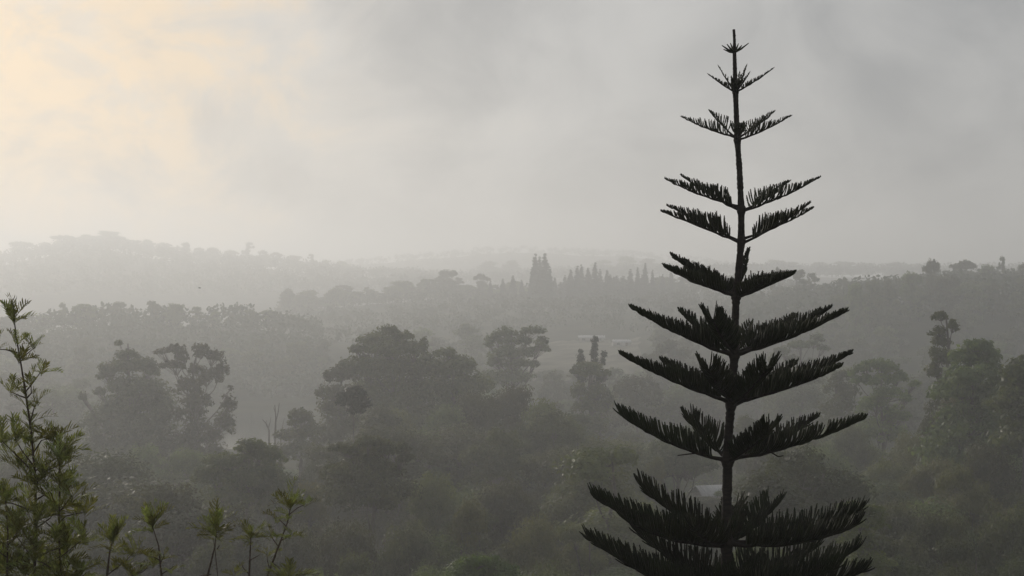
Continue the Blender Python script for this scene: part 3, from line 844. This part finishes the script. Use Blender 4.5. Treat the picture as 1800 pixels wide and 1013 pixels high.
# ------------------------------------------------------------------ houses
def house(name, label, u, d, w, dep, h, roof_h, rz, roof_mat, group=None):
    x = (u - 900) / F * d
    root = empty(name, (x, d, gz(x, d) - 0.3))
    root.rotation_euler.z = rz
    mb = MB(); mb.box((-w / 2, -dep / 2, 0), (w / 2, dep / 2, h)); link('wall', mb.mesh('wall'), M_wall, root)
    e = 0.5
    V = [(-w / 2 - e, -dep / 2 - e, h), (w / 2 + e, -dep / 2 - e, h), (w / 2 + e, 0, h + roof_h), (-w / 2 - e, 0, h + roof_h), (w / 2 + e, dep / 2 + e, h), (-w / 2 - e, dep / 2 + e, h)]
    V = V + [(a, b, c + 0.15) for a, b, c in V]
    Q = [(6, 7, 8, 9), (9, 8, 10, 11), (0, 3, 2, 1), (3, 5, 4, 2), (0, 1, 7, 6), (5, 11, 10, 4), (0, 6, 9, 3), (3, 9, 11, 5), (1, 2, 8, 7), (2, 4, 10, 8)]
    link('roof', build_mesh('roof', V, Q), roof_mat, root)
    n = max(2, int(w / 3))
    for i in range(n):
        cx = -w / 2 + (i + 0.5) * w / n
        if i == n // 2:
            mb = MB(); mb.box((cx - 0.5, -dep / 2 - 0.06, 0.1), (cx + 0.5, -dep / 2 + 0.05, 2.2)); link('door', mb.mesh('door'), M_door, root)
        else:
            mb = MB(); mb.box((cx - 0.6, -dep / 2 - 0.05, 1.0), (cx + 0.6, -dep / 2 + 0.05, 2.2)); link('window', mb.mesh('window'), M_pane, root)
    tag(root, label, 'house', group)
house('house', 'pale metal-roofed house half hidden by trees beside the pine trunk', 1256, 262, 6.5, 6, 2.8, 1.5, 0.25, M_roof)
house('farm_house', 'faint long pale house at the back of the misty field', 1040, 634, 11, 6, 2.0, 1.0, -0.04, M_roof)
house('farm_house', 'faint pale house at the right end of the misty field', 1092, 600, 7, 6, 2.0, 1.0, 0.1, M_roof)

# ------------------------------------------------------------------ the pine in front
PD = 16.0
SC = PD / 25.0     # sizes below were read off at 25 m
pine = empty('norfolk_pine', P(1277, 900, PD))
pine.location.z = gz(pine.location.x, PD)
tag(pine, 'tall dark tiered pine with upswept branches standing nearest, right of centre', 'tree')
def pp(u, v, dy=0.0):
    q = P(u, v, PD + dy * SC) - pine.location
    return np.array([q.x, q.y, q.z])
TR = [(1290, 52, 2.4), (1291, 70, 2.6), (1291, 92, 3.2), (1293, 165, 4.4), (1296, 245, 5.0), (1300, 300, 5.2), (1303, 368, 5.6), (1303, 425, 6.0), (1298, 480, 6.3), (1294, 520, 6.6), (1292, 575, 6.8), (1291, 625, 7.2), (1285, 710, 7.6), (1281, 760, 8.0), (1279, 810, 8.4), (1278, 870, 8.6), (1277, 955, 9.4), (1277, 1040, 10.0), (1278, 1200, 12), (1279, 1400, 14)]
tv = np.array([t[1] for t in TR], float)
def trunk_at(v):
    return pp(np.interp(v, tv, [t[0] for t in TR]), v)
def trunk_r(v):
    return np.interp(v, tv, [t[2] for t in TR]) * PD / F
prg = np.random.default_rng(3)
mb = MB()
vs = np.concatenate([np.linspace(52, 1040, 260), np.linspace(1060, 1400, 18)])
pts_ = np.array([trunk_at(v) for v in vs])
zb = 0.0
pts_ = np.concatenate([pts_, [[pts_[-1][0] * 0.5, 0, pts_[-1][2] * 0.5], [0, 0, -0.3]]])
rr = np.array([trunk_r(v) * prg.uniform(0.93, 1.07) for v in vs] + [0.16 * SC, 0.2 * SC])
for bv in (162, 245, 368, 425, 520, 625, 710, 810, 955, 1040):
    rr[:len(vs)] += trunk_r(bv) * 0.38 * np.exp(-((vs - bv) / 9.0) ** 2)
rr[:len(vs)] *= 1 + 0.05 * np.sin(vs * 0.9) + prg.uniform(-0.05, 0.05, len(vs))
mb.tube(pts_[::-1], rr[::-1], 10)
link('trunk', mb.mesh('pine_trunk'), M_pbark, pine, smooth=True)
# short scale needles on the young upper stem
def spikes(n, v0, v1, length, seed):
    r = np.random.default_rng(seed)
    m_ = MB()
    for i in range(n):
        v = r.uniform(v0, v1); c = trunk_at(v); a = r.uniform(0, 6.28); q = trunk_r(v)
        o = np.array([math.cos(a), math.sin(a), 0.0])
        b = c + o * q * 0.7; t = b + o * length * 0.75 + np.array([0, 0, length * 0.7])
        m_.tube([b, (b + t) / 2 + o * length * 0.1, t], [0.006 * SC, 0.005 * SC, 0.001], 3)
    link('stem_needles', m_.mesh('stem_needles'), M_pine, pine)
spikes(420, 54, 420, 0.018 * SC, 4)

def branch(base, tip, lmax, n, seed, r0=0.032, sag=0.07, bare=0.14, thick=0.019, fan=1.0, tip_len=0.30, kind='full', taper=0.85):
    """one upswept branch: wooden axis, with rope-like upright branchlets as its foliage"""
    r = np.random.default_rng(seed)
    base = np.asarray(base, float); tip = np.asarray(tip, float)
    L = np.linalg.norm(tip - base)
    ctl = (base + tip) / 2 + np.array([0, 0, -sag * L]) + np.array([0, 0, 0])
    t = np.linspace(0, 1, 14)[:, None]
    ax = (1 - t) ** 2 * base + 2 * t * (1 - t) * ctl + t * t * tip
    ax[2:-1] += r.normal(size=(11, 3)) * L * 0.004
    wood = MB()
    fil = np.linspace(0, 1, 14)
    wood.tube(ax, r0 * (1.15 - 0.85 * fil) + r0 * 0.6 * np.exp(-fil * 16), 6)
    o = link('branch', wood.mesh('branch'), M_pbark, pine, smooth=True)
    fo = MB()
    up = np.array([0, 0, 1.0])
    def at(s):
        p = (1 - s) ** 2 * base + 2 * s * (1 - s) * ctl + s * s * tip
        tg = 2 * (1 - s) * (ctl - base) + 2 * s * (tip - ctl)
        return p, tg / np.linalg.norm(tg)
    for i in range(n):
        s = bare + (1 - bare) * ((i + r.uniform(0, 0.9)) / n) ** 0.92
        p, tg = at(min(s, 1.0))
        side = np.cross(tg, up); side /= np.linalg.norm(side) + 1e-9
        sg = 1 if i % 2 else -1
        f = (s - bare) / (1 - bare)
        ln = lmax * (tip_len + (1 - tip_len) * (1 - f) ** taper) * min(1.0, 0.45 + 4.5 * f) * r.uniform(0.84, 1.12)
        low = r.random() < 0.14 and f > 0.35          # a few lie flat and reach forward
        d0 = tg * (0.35 + 0.5 * f) + side * sg * r.uniform(0.5, 1.2) * min(fan, 1.0) + up * r.uniform(0.1, 0.45)
        d1 = up * r.uniform(0.9, 1.15) + tg * (0.06 + 0.6 * f * f + r.uniform(-.10, .14)) + side * sg * r.uniform(0.03, 0.40) * fan
        if low:
            d0 = tg * 0.9 + side * sg * r.uniform(0.3, 0.8) - up * r.uniform(0.0, 0.25)
            d1 = tg * 0.9 + side * sg * 0.3 + up * r.uniform(0.1, 0.5)
            ln *= 0.8
        d0 /= np.linalg.norm(d0); d1 /= np.linalg.norm(d1)
        m_ = 6
        q = [p]
        for k in range(1, m_):
            w = (k - 0.5) / (m_ - 1)
            dd = d0 * (1 - w) ** 1.5 + d1 * (1 - (1 - w) ** 1.5)
            q.append(q[-1] + dd / np.linalg.norm(dd) * ln / (m_ - 1))
        th = thick * (0.8 + 0.2 * (1 - f))
        rad_ = th * np.array([0.5, 0.9, 1.0, 1.0, 0.95, 0.55]) * r.uniform(0.75, 1.25, 6)
        fo.tube(q, rad_, 5)
        # scale-like needles standing off the cord
        q = np.array(q)
        for k in range(7):
            w = r.uniform(0.15, 1.0) * (m_ - 1); a_ = int(min(w, m_ - 2)); c = q[a_] + (q[a_ + 1] - q[a_]) * (w - a_)
            tg2 = q[a_ + 1] - q[a_]; tg2 /= np.linalg.norm(tg2)
            o1 = unit(r, 1)[0]; o1 -= tg2 * o1.dot(tg2); o1 /= np.linalg.norm(o1) + 1e-9
            o2 = np.cross(o1, tg2)
            e = th * 1.9
            fo.add([c - o2 * th * 0.4 + o1 * th * 0.6, c + o2 * th * 0.4 + o1 * th * 0.6, c + o1 * e + tg2 * e * 1.0, c + o1 * e * 0.9 + tg2 * e * 0.9], [(0, 1, 2, 3)])
    if kind == 'full':
        # the cord at the very end
        p, tg = at(0.97)
        fo.tube([p, p + tg * 0.03 * SC, p + tg * 0.075 * SC], [thick * 0.9, thick * 0.8, thick * 0.2], 5)
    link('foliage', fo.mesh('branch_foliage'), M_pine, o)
    return o
k = PD / F
#  base v, branchlet length px, [(tip u, tip v, depth m, number of branchlets, options)]
TIERS = [
 (162, 11, 0.016, [(1247, 132, -0.1, 26, {}), (1264, 118, 0.25, 10, {}), (1358, 121, 0.1, 34, {}), (1312, 116, 0.3, 26, {}), (1316, 130, -0.3, 18, {}), (1286, 136, -0.45, 26, {}), (1300, 128, 0.4, 14, {})]),
 (245, 27, 0.018, [(1199, 206, -0.15, 44, {'bare': 0.15}), (1247, 195, 0.5, 30, {'bare': 0.3}), (1390, 204, 0.15, 44, {'bare': 0.13}), (1361, 196, 0.5, 40, {'bare': 0.18}), (1303, 218, -0.6, 26, {'bare': 0.13})]),
 (368, 36, 0.020, [(1170, 315, -0.25, 62, {'bare': 0.13}), (1197, 308, 0.6, 60, {'bare': 0.13}), (1441, 312, 0.2, 64, {'bare': 0.13}), (1388, 318, 0.8, 50, {'bare': 0.16})]),
 (425, 40, 0.022, [(1163, 372, -0.3, 70, {'bare': 0.13, 'sag': 0.0}), (1173, 362, 0.55, 70, {'bare': 0.12, 'sag': 0.0}), (1429, 366, 0.3, 64, {'bare': 0.16}), (1424, 357, -0.5, 64, {'bare': 0.14})]),
 (520, 40, 0.028, [(1169, 470, -0.2, 76, {}), (1181, 450, 0.6, 80, {}), (1395, 482, 0.2, 66, {}), (1380, 486, -0.6, 60, {}), (1316, 438, 0.35, 30, {'bare': 0.25, 'lm': 0.55}), (1345, 492, -0.9, 44, {'lm': 0.8}), (1262, 488, 0.9, 44, {'lm': 0.8})]),
 (625, 46, 0.030, [(1110, 542, -0.25, 100, {}), (1196, 547, 0.9, 70, {}), (1253, 562, -1.25, 120, {'tip_len': 0.9, 'fan': 1.5, 'lm': 0.8}), (1487, 548, -0.2, 100, {}), (1458, 543, 0.8, 90, {}), (1398, 556, 1.2, 70, {}), (1320, 566, 1.3, 34, {'lm': 0.8})]),
 (710, 48, 0.031, [(1092, 624, -0.2, 104, {}), (1163, 634, 0.9, 84, {}), (1246, 650, -1.3, 120, {'tip_len': 0.9, 'fan': 1.6, 'lm': 0.85}), (1494, 622, 0.2, 104, {}), (1478, 645, -0.7, 90, {}), (1398, 638, 1.1, 80, {}), (1348, 650, -1.3, 120, {'tip_len': 0.9, 'fan': 1.6, 'lm': 0.85})]),
 (810, 50, 0.032, [(1094, 732, -0.2, 96, {'sag': 0.12, 'tip_len': 0.55}), (1214, 738, 1.0, 66, {'tip_len': 0.55}), (1518, 736, 0.2, 104, {'sag': 0.09}), (1435, 734, 1.0, 80, {'sag': 0.1}), (1352, 755, -1.25, 110, {'tip_len': 0.9, 'fan': 1.7, 'lm': 0.72})]),
 (955, 56, 0.034, [(1047, 876, -0.4, 120, {'sag': 0.12, 'tip_len': 0.5}), (1128, 856, 0.9, 84, {'sag': 0.1, 'tip_len': 0.55}), (1100, 915, -1.1, 100, {'sag': 0.12, 'tip_len': 0.5}), (1290, 890, 1.7, 110, {'tip_len': 0.9, 'fan': 1.9, 'lm': 0.72}), (1356, 890, 1.5, 120, {'tip_len': 0.95, 'fan': 1.9, 'lm': 0.72}), (1508, 898, 0.5, 110, {'sag': 0.13, 'tip_len': 0.5}), (1506, 922, -0.6, 110, {'sag': 0.16, 'tip_len': 0.5}), (1220, 928, -1.6, 90, {'sag': 0.14, 'tip_len': 0.5})]),
 (1045, 58, 0.036, [(1037, 950, 0.1, 130, {'sag': 0.12, 'tip_len': 0.5}), (1120, 935, 1.1, 96, {'tip_len': 0.5}), (1090, 985, -1.1, 100, {'tip_len': 0.5, 'sag': 0.12}), (1505, 966, 0.3, 120, {'sag': 0.13, 'tip_len': 0.5}), (1430, 962, 1.2, 90, {'tip_len': 0.5}), (1470, 1000, -1.0, 100, {'tip_len': 0.5}), (1330, 975, 1.7, 80, {'tip_len': 0.55}), (1230, 985, 1.6, 70, {'tip_len': 0.5}), (1300, 1010, -1.7, 90, {'tip_len': 0.5}), (1516, 1006, -0.4, 100, {'sag': 0.1, 'tip_len': 0.5})]),
 (1140, 58, 0.038, [(1030, 1050, -0.2, 110, {'sag': 0.12}), (1520, 1045, 0.2, 110, {'sag': 0.12}), (1180, 1060, 1.5, 80, {}), (1400, 1060, 1.4, 80, {}), (1160, 1080, -1.4, 80, {}), (1420, 1080, -1.4, 80, {})]),
 (1250, 60, 0.040, [(1020, 1165, -0.2, 110, {'sag': 0.12}), (1535, 1160, 0.2, 110, {'sag': 0.12}), (1180, 1170, 1.6, 80, {}), (1400, 1170, 1.5, 80, {}), (1150, 1190, -1.5, 80, {}), (1420, 1190, -1.5, 80, {})]),
]
sd = 500
for bv, lpx, r0, items in TIERS:
    for j, (tu, tvv, dy, nb, opt) in enumerate(items):
        sd += 1
        th = 0.012 if bv < 200 else (0.0115 if bv < 300 else (0.0135 if bv < 480 else 0.0155))
        jit = prg.uniform(-5, 5) * (bv > 200)
        opt = dict({'tip_len': 0.10 if bv < 480 else 0.2, 'taper': 0.95 if bv < 480 else (0.8 if bv < 750 else 0.6)}, **opt)
        lm = opt.pop('lm', 1.0)
        branch(trunk_at(bv + jit), pp(tu, tvv, dy), lpx * k * (1.2 if bv < 480 else 1.08) * lm, nb if bv < 480 else int(nb * 1.6), sd, r0=r0 * SC, thick=th * SC, **opt)
# the youngest whorl of bare shoots under the tip
for j, (tu, tvv, dy) in enumerate([(1269, 80, -0.02), (1316, 76, 0.05), (1272, 87, 0.12), (1278, 78, -0.12), (1304, 80, -0.14), (1298, 77, 0.15), (1284, 76, 0.1)]):
    mb = MB()
    a, b = trunk_at(93), pp(tu, tvv, dy)
    mb.tube([a, a * 0.55 + b * 0.45 + np.array([0, 0, -0.012 * SC]), b], [0.017 * SC, 0.019 * SC, 0.008 * SC], 6)
    link('shoot', mb.mesh('shoot'), M_pine, pine)
# dead twigs hanging under the ninth tier
for path in ([(1240, 797), (1225, 797), (1205, 799), (1191, 801)], [(1348, 790), (1358, 797), (1368, 803), (1377, 801)]):
    mb = MB()
    mb.tube([pp(u, v, -0.15) for u, v in path], np.linspace(0.016, 0.009, len(path)) * SC, 5)
    link('twig', mb.mesh('twig'), M_pbark, pine)

# ------------------------------------------------------------------ feathery saplings in the near left corner
SD_ = 12.0
def leaf_mesh(seed):
    """one fern-like leaf, 1 unit long along +X, top up +Z"""
    r = np.random.default_rng(seed)
    mb = MB()
    n = 8
    droop = r.uniform(0.08, 0.28)
    def spine(s):
        return np.array([s * (1 - 0.1 * droop), 0, 0.10 * math.sin(s * 2.2) - droop * s * s])
    mb.tube([spine(s) for s in np.linspace(0, 1, 6)], np.linspace(0.011, 0.004, 6), 4)
    def blade(p, d, nrm, ln, w):
        sd_ = np.cross(d, nrm); sd_ /= np.linalg.norm(sd_) + 1e-9
        c = [p, p + d * ln * 0.4 + nrm * ln * 0.05, p + d * ln * 0.75 + nrm * ln * 0.02, p + d * ln - nrm * ln * 0.08]
        ww = [w * 0.4, w, w * 0.8, w * 0.08]
        V = []
        for a, b in zip(c, ww):
            V += [a - sd_ * b, a + sd_ * b]
        mb.add(V, [(0, 1, 3, 2), (2, 3, 5, 4), (4, 5, 7, 6)])
    for i in range(n):
        s = 0.12 + 0.86 * i / (n - 1)
        ln = 0.46 * math.sin(math.pi * (0.18 + 0.72 * s)) ** 0.8 * r.uniform(0.8, 1.15)
        p = spine(s)
        for sg in (-1, 1):
            d = np.array([0.85 + 0.4 * s, sg * r.uniform(0.45, 0.7), r.uniform(0.15, 0.6)]); d /= np.linalg.norm(d)
            nrm = unit(r, 1)[0] * 0.6 + np.array([0, 0, 1.0]); nrm -= d * d.dot(nrm); nrm /= np.linalg.norm(nrm)
            blade(p, d, nrm, ln, 0.027)
            for q in ():
                for s2 in (-1, 1):
                    d2 = d + np.cross(nrm, d) * s2 * 0.7; d2 /= np.linalg.norm(d2)
                    blade(p + d * ln * q, d2, nrm, ln * 0.45, 0.012)
    d = spine(1.0) - spine(0.95); d /= np.linalg.norm(d)
    blade(spine(1.0), d, np.array([0, 0, 1.0]), 0.16, 0.018)
    return mb.mesh('leaf')
LEAVES = [leaf_mesh(60 + i) for i in range(6)]
for me in LEAVES:
    me.materials.append(M_silk)

def sapling(label, d, stem, branches, clusters, seed, r0=0.012):
    """stem: photo points bottom-up; branches: lists of points; clusters: (u, v, leaves, leaf px, lift, spread)"""
    r = random.Random(seed)
    base = P(stem[0][0], stem[0][1], d)
    root = empty('silky_oak_sapling', (base.x, d, gz(base.x, d)))
    def loc(u, v, dy=0.0):
        q = P(u, v, d) - root.location
        return np.array([q.x, dy, q.z])
    mb = MB()
    pts = [np.array([0, 0, -0.1]), loc(*stem[0]) * 0.55] + [loc(*s) for s in stem]
    m = len(pts)
    mb.tube(pts, [r0 * 2.2, r0 * 1.6] + list(np.linspace(r0, r0 * 0.28, m - 2)), 7)
    link('stem', mb.mesh('stem'), M_stem, root, smooth=True)
    dys = {}
    for bi, br in enumerate(branches):
        mb = MB()
        dy = r.uniform(-0.28, 0.28)
        f = np.linspace(0, 1, len(br))
        pts = [loc(u, v, dy * q) for (u, v), q in zip(br, f)]
        mb.tube(pts, np.linspace(r0 * 0.5, r0 * 0.2, len(br)), 5)
        link('branch', mb.mesh('sapling_branch'), M_stem, root, smooth=True)
        dys[br[-1]] = dy
    for (u, v, n, px, lift, spread) in clusters:
        dy = dys.get((u, v), r.uniform(-0.03, 0.03) if spread < 1.0 else r.uniform(-0.2, 0.2))
        c = loc(u, v, dy)
        a0 = r.uniform(0, 6.28)
        if n > 5 and seed in (2, 3, 4, 5, 6):
            n, px = n + 2, px * 1.08
        for i in range(n):
            a = a0 + i * 2.4 + r.uniform(-.3, .3)
            el = r.uniform(0.05, 1.0) * lift + (0.6 if i >= n - 2 else 0.0) * lift
            dirv = Vector((math.cos(a) * math.cos(el), math.sin(a) * math.cos(el), math.sin(el)))
            o = bpy.data.objects.new('leaf', LEAVES[r.randrange(len(LEAVES))])
            q = dirv.to_track_quat('X', 'Z') @ Quaternion((1, 0, 0), r.uniform(-0.7, 0.7))
            o.rotation_mode = 'QUATERNION'
            o.rotation_quaternion = q
            s = px * SD_ / F * r.uniform(0.75, 1.15)
            o.scale = (s, s, s)
            o.location = Vector(c) + Vector((0, 0, -r.uniform(0, 0.05)))
            o.parent = root
            COL.objects.link(o)
    tag(root, label, 'sapling', 'feathery saplings in the near left corner')
    return root
big_br = [[(30, 620), (18, 614), (6, 612)], [(34, 632), (42, 622), (48, 612)], [(44, 690), (52, 675), (62, 655)], [(47, 700), (60, 690), (64, 672)], [(46, 700), (32, 695), (18, 688)], [(52, 745), (60, 720), (64, 712)],
          [(56, 800), (70, 775), (88, 772)], [(58, 830), (90, 810), (105, 790)], [(58, 830), (40, 800), (20, 770)], [(60, 840), (100, 820), (122, 812)], [(60, 850), (35, 825), (22, 822)],
          [(62, 880), (95, 860), (118, 856)], [(62, 900), (110, 910), (140, 905)], [(62, 900), (30, 880), (8, 875)], [(62, 930), (90, 910), (98, 895)], [(62, 940), (30, 920), (25, 912)], [(62, 980), (110, 960), (128, 945)],
          [(62, 990), (30, 960), (5, 945)], [(62, 1000), (95, 985), (104, 972)], [(62, 1020), (40, 990), (38, 975)], [(62, 1040), (110, 1020), (120, 1005)], [(62, 1040), (20, 1020), (4, 1002)], [(62, 1050), (70, 1020), (78, 1012)], [(60, 860), (72, 840), (84, 838)], [(60, 820), (44, 790), (38, 768)]]
big_cl = [(25, 562, 9, 44, 1.05, 0.5), (29, 600, 3, 34, 0.9, 0.5), (35, 632, 6, 40, 0.9, 0.5), (45, 690, 3, 34, 0.8, 0.5), (48, 715, 4, 34, 0.8, 0.5), (53, 745, 5, 40, 0.7, 0.5), (56, 775, 6, 42, 0.8, 0.6)]
big_cl += [(b[-1][0], b[-1][1], 4 if i < 6 else 7, 36 if i < 6 else 44, 0.9, 1.0) for i, b in enumerate(big_br)]
big_cl += [(61, v, 4, 46, 0.8, 1.0) for v in range(820, 1030, 25)]
big_cl += [((b[1][0] + b[2][0]) // 2, (b[1][1] + b[2][1]) // 2, 3, 42, 0.8, 1.0) for b in big_br[6:]]
sapling('tall bushy feathery-leaved sapling at the left edge of the picture', 12.0,
        [(60, 1080), (60, 1013), (63, 930), (62, 840), (55, 760), (45, 690), (36, 635), (28, 590), (25, 560)], big_br, big_cl, 1, r0=0.015)
sapling('leafy sapling crowding the right foot of the tall left-edge sapling', 11.7, [(108, 1090), (106, 1013), (104, 930), (105, 850), (104, 805)],
        [[(105, 900), (122, 880), (134, 868)], [(105, 940), (88, 915), (80, 905)], [(106, 980), (130, 960), (142, 950)], [(106, 1010), (85, 985), (76, 975)], [(106, 1030), (132, 1005), (146, 996)]],
        [(104, 803, 9, 40, 1.0, 0.5), (105, 850, 6, 42, 0.8, 0.5), (105, 890, 6, 44, 0.7, 1), (134, 868, 7, 40, 0.8, 1), (80, 905, 7, 44, 0.8, 1), (142, 950, 7, 42, 0.7, 1), (76, 975, 7, 46, 0.8, 1), (146, 998, 6, 42, 0.7, 1), (105, 940, 7, 46, 0.8, 1), (105, 985, 7, 46, 0.8, 1), (115, 1015, 7, 46, 0.8, 1)], 7, r0=0.012)
sapling('leafy sapling cut by the left edge below the tall sapling', 11.6, [(12, 1090), (12, 1013), (14, 940), (10, 880)],
        [[(13, 960), (35, 935), (42, 925)], [(12, 1000), (36, 980), (44, 970)], [(12, 980), (-10, 955), (-18, 945)]],
        [(10, 878, 8, 44, 1.0, 0.5), (13, 920, 7, 46, 0.8, 1), (42, 925, 7, 44, 0.8, 1), (44, 970, 7, 46, 0.8, 1), (-18, 945, 5, 44, 0.8, 1), (12, 960, 7, 46, 0.8, 1), (14, 1000, 7, 46, 0.8, 1), (38, 1012, 7, 46, 0.8, 1)], 8, r0=0.012)
sapling('short bushy sapling right beside the tall left-edge sapling', 12.0, [(188, 1060), (188, 1013), (193, 970), (200, 945)],
        [[(190, 1010), (215, 990), (222, 980)], [(190, 1030), (245, 1010), (255, 1000)], [(190, 1020), (165, 1010), (158, 1000)]],
        [(200, 945, 9, 38, 1.1, 0.5), (196, 962, 5, 32, 0.6, 0.5), (222, 980, 7, 38, 0.9, 1), (255, 1000, 7, 36, 0.8, 1), (158, 1000, 6, 34, 0.8, 1), (192, 1000, 5, 36, 0.6, 1), (225, 1012, 6, 38, 0.8, 1)], 2, r0=0.013)
sapling('single-stemmed sapling with one open tuft of leaves, third from the left edge', 12.1, [(288, 1070), (284, 1013), (279, 960), (268, 925)],
        [[(282, 990), (292, 975), (295, 968)], [(283, 1010), (300, 1000), (306, 995)], [(281, 985), (272, 978), (266, 976)]],
        [(268, 924, 9, 40, 1.0, 0.5), (269, 930, 3, 36, 0.25, 0.5), (295, 968, 5, 22, 0.6, 1), (306, 997, 5, 24, 0.5, 1), (266, 976, 3, 20, 0.4, 1)], 3)
sapling('twin-stemmed sapling with an upright tuft, fourth from the left edge', 11.9, [(352, 1060), (365, 1013), (378, 960), (381, 930)],
        [[(386, 1060), (385, 1013), (382, 960), (381, 940)], [(370, 1010), (356, 1008), (350, 1006)], [(382, 965), (387, 958), (389, 957)]],
        [(381, 928, 10, 40, 1.2, 0.5), (381, 938, 6, 36, 0.5, 0.5), (381, 945, 3, 28, 0.1, 0.5), (389, 957, 2, 12, 0.3, 1)], 4)
sapling('small thin sapling with a drooping tuft between the twin stems and the crooked one', 12.0, [(438, 1070), (438, 1013), (440, 965), (441, 945)],
        [[(439, 985), (450, 980), (454, 978)], [(438, 1010), (424, 1000), (420, 996)]],
        [(441, 943, 9, 34, 0.7, 0.5), (420, 998, 4, 26, 0.5, 1), (441, 955, 3, 26, 0.1, .5)], 5)
sapling('crooked sapling with several tufts, rightmost of the near left saplings', 12.0, [(462, 1080), (470, 1013), (490, 960), (505, 920), (511, 890)],
        [[(503, 925), (490, 918), (482, 917)], [(508, 905), (520, 896), (530, 893)], [(490, 962), (480, 948), (476, 940)], [(495, 950), (508, 942), (516, 935)], [(480, 990), (505, 1000), (520, 1004)], [(475, 1005), (468, 985), (466, 975)]],
        [(511, 888, 8, 40, 0.9, 0.5), (482, 917, 4, 34, 0.4, 1), (530, 893, 5, 36, 0.5, 1), (476, 940, 4, 32, 0.4, 1), (516, 935, 5, 34, 0.15, 1), (520, 1004, 8, 40, 0.6, 1), (466, 975, 4, 32, 0.5, 1), (498, 1006, 5, 36, 0.6, 1), (509, 903, 4, 34, 0.2, .5)], 6)

# ------------------------------------------------------------------ a bird far off
bird = empty('bird', P(351, 506.5, 160))
mb = MB()
mb.tube([(-0.16, 0, 0), (-0.08, 0, 0.01), (0.03, 0, 0.0), (0.12, 0, 0.01), (0.17, 0, 0.015)], [0.01, 0.045, 0.05, 0.03, 0.005], 6)
link('body', mb.mesh('bird_body'), M_bird, bird, smooth=True)
for sg in (-1, 1):
    V = [(-0.05, 0, 0.02), (0.06, 0, 0.02), (0.03, sg * 0.2, 0.07), (-0.06, sg * 0.2, 0.06), (-0.07, sg * 0.36, 0.03), (-0.10, sg * 0.34, 0.03)]
    V += [(a, b, c - 0.012) for a, b, c in V]
    link('wing', build_mesh('wing', V, [(0, 1, 2, 3), (3, 2, 4, 5), (6, 9, 8, 7), (9, 11, 10, 8), (0, 6, 7, 1), (1, 7, 8, 2), (2, 8, 10, 4), (4, 10, 11, 5), (5, 11, 9, 3), (3, 9, 6, 0)]), M_bird, bird)
tag(bird, 'tiny dark bird flying against the pale haze at the left', 'bird')

# ------------------------------------------------------------------ labels by place among those that show
def label_deferred():
    bpy.context.view_layer.update()
    dg = bpy.context.evaluated_depsgraph_get()
    r = random.Random(9)
    sets = {}
    for o, phrase, group, u, h in DEFER:
        crown = next(c for c in o.children if c.name.startswith('crown'))
        me = crown.data
        n = len(me.vertices)
        mw = o.matrix_world
        seen = False
        for i in range(60):
            p = mw @ me.vertices[r.randrange(n)].co
            uu = 900 + F * p.x / p.y; vv = 506.5 - F * p.z / p.y
            if not (0 < uu < 1800 and 0 < vv < 1013):
                continue
            dirv = p.normalized()
            hit, loc, nor, idx, ob, mat = S.ray_cast(dg, Vector((0, 0, 0)), dirv, distance=p.length + 1.0)
            if hit and ob is not None and ob.parent is not None and ob.original.parent == o:
                seen = True
                break
        o['group'] = group
        if seen:
            sets.setdefault(phrase, []).append((u, o))
        else:
            o['label'] = phrase.replace(' in the ', ' hidden in the ', 1) if ' in the ' in phrase else phrase.replace(' on the ', ' hidden on the ', 1)
    ORD = ['first', 'second', 'third', 'fourth', 'fifth', 'sixth', 'seventh', 'eighth', 'ninth', 'tenth', 'eleventh', 'twelfth', 'thirteenth', 'fourteenth', 'fifteenth', 'sixteenth', 'seventeenth', 'eighteenth', 'nineteenth', 'twentieth']
    for phrase, lst in sets.items():
        lst.sort(key=lambda q: q[0])
        m = len(lst)
        for i, (u, o) in enumerate(lst):
            if m == 1:
                o['label'] = phrase
            elif i == 0:
                o['label'] = phrase + ', leftmost'
            elif i == m - 1:
                o['label'] = phrase + ', rightmost'
            elif i <= m // 2:
                o['label'] = phrase + f', {ORD[min(i, 19)]} from left'
            else:
                o['label'] = phrase + f', {ORD[min(m - 1 - i, 19)]} from right'
label_deferred()

# ------------------------------------------------------------------ haze: the misty air of the valley
mb = MB()
mb.box((-6200, -6200, -47), (6200, 6200, 88))
hz = link('haze', mb.mesh('haze'))
hm = bpy.data.materials.new('misty_air')
hm.use_nodes = True
ht = hm.node_tree
ht.nodes.clear()
pv = N(ht, 'ShaderNodeVolumePrincipled')
pv.inputs['Color'].default_value = (0.95, 0.968, 0.99, 1)
pv.inputs['Density'].default_value = 0.00105
pv.inputs['Density Attribute'].default_value = ''
pv.inputs['Anisotropy'].default_value = 0.48
ho = N(ht, 'ShaderNodeOutputMaterial')
ht.links.new(pv.outputs[0], ho.inputs['Volume'])
try:
    hm.cycles.homogeneous_volume = True
except Exception:
    pass
hz.data.materials.append(hm)
tag(hz, 'pale even mist filling the whole valley', 'haze', kind='stuff')
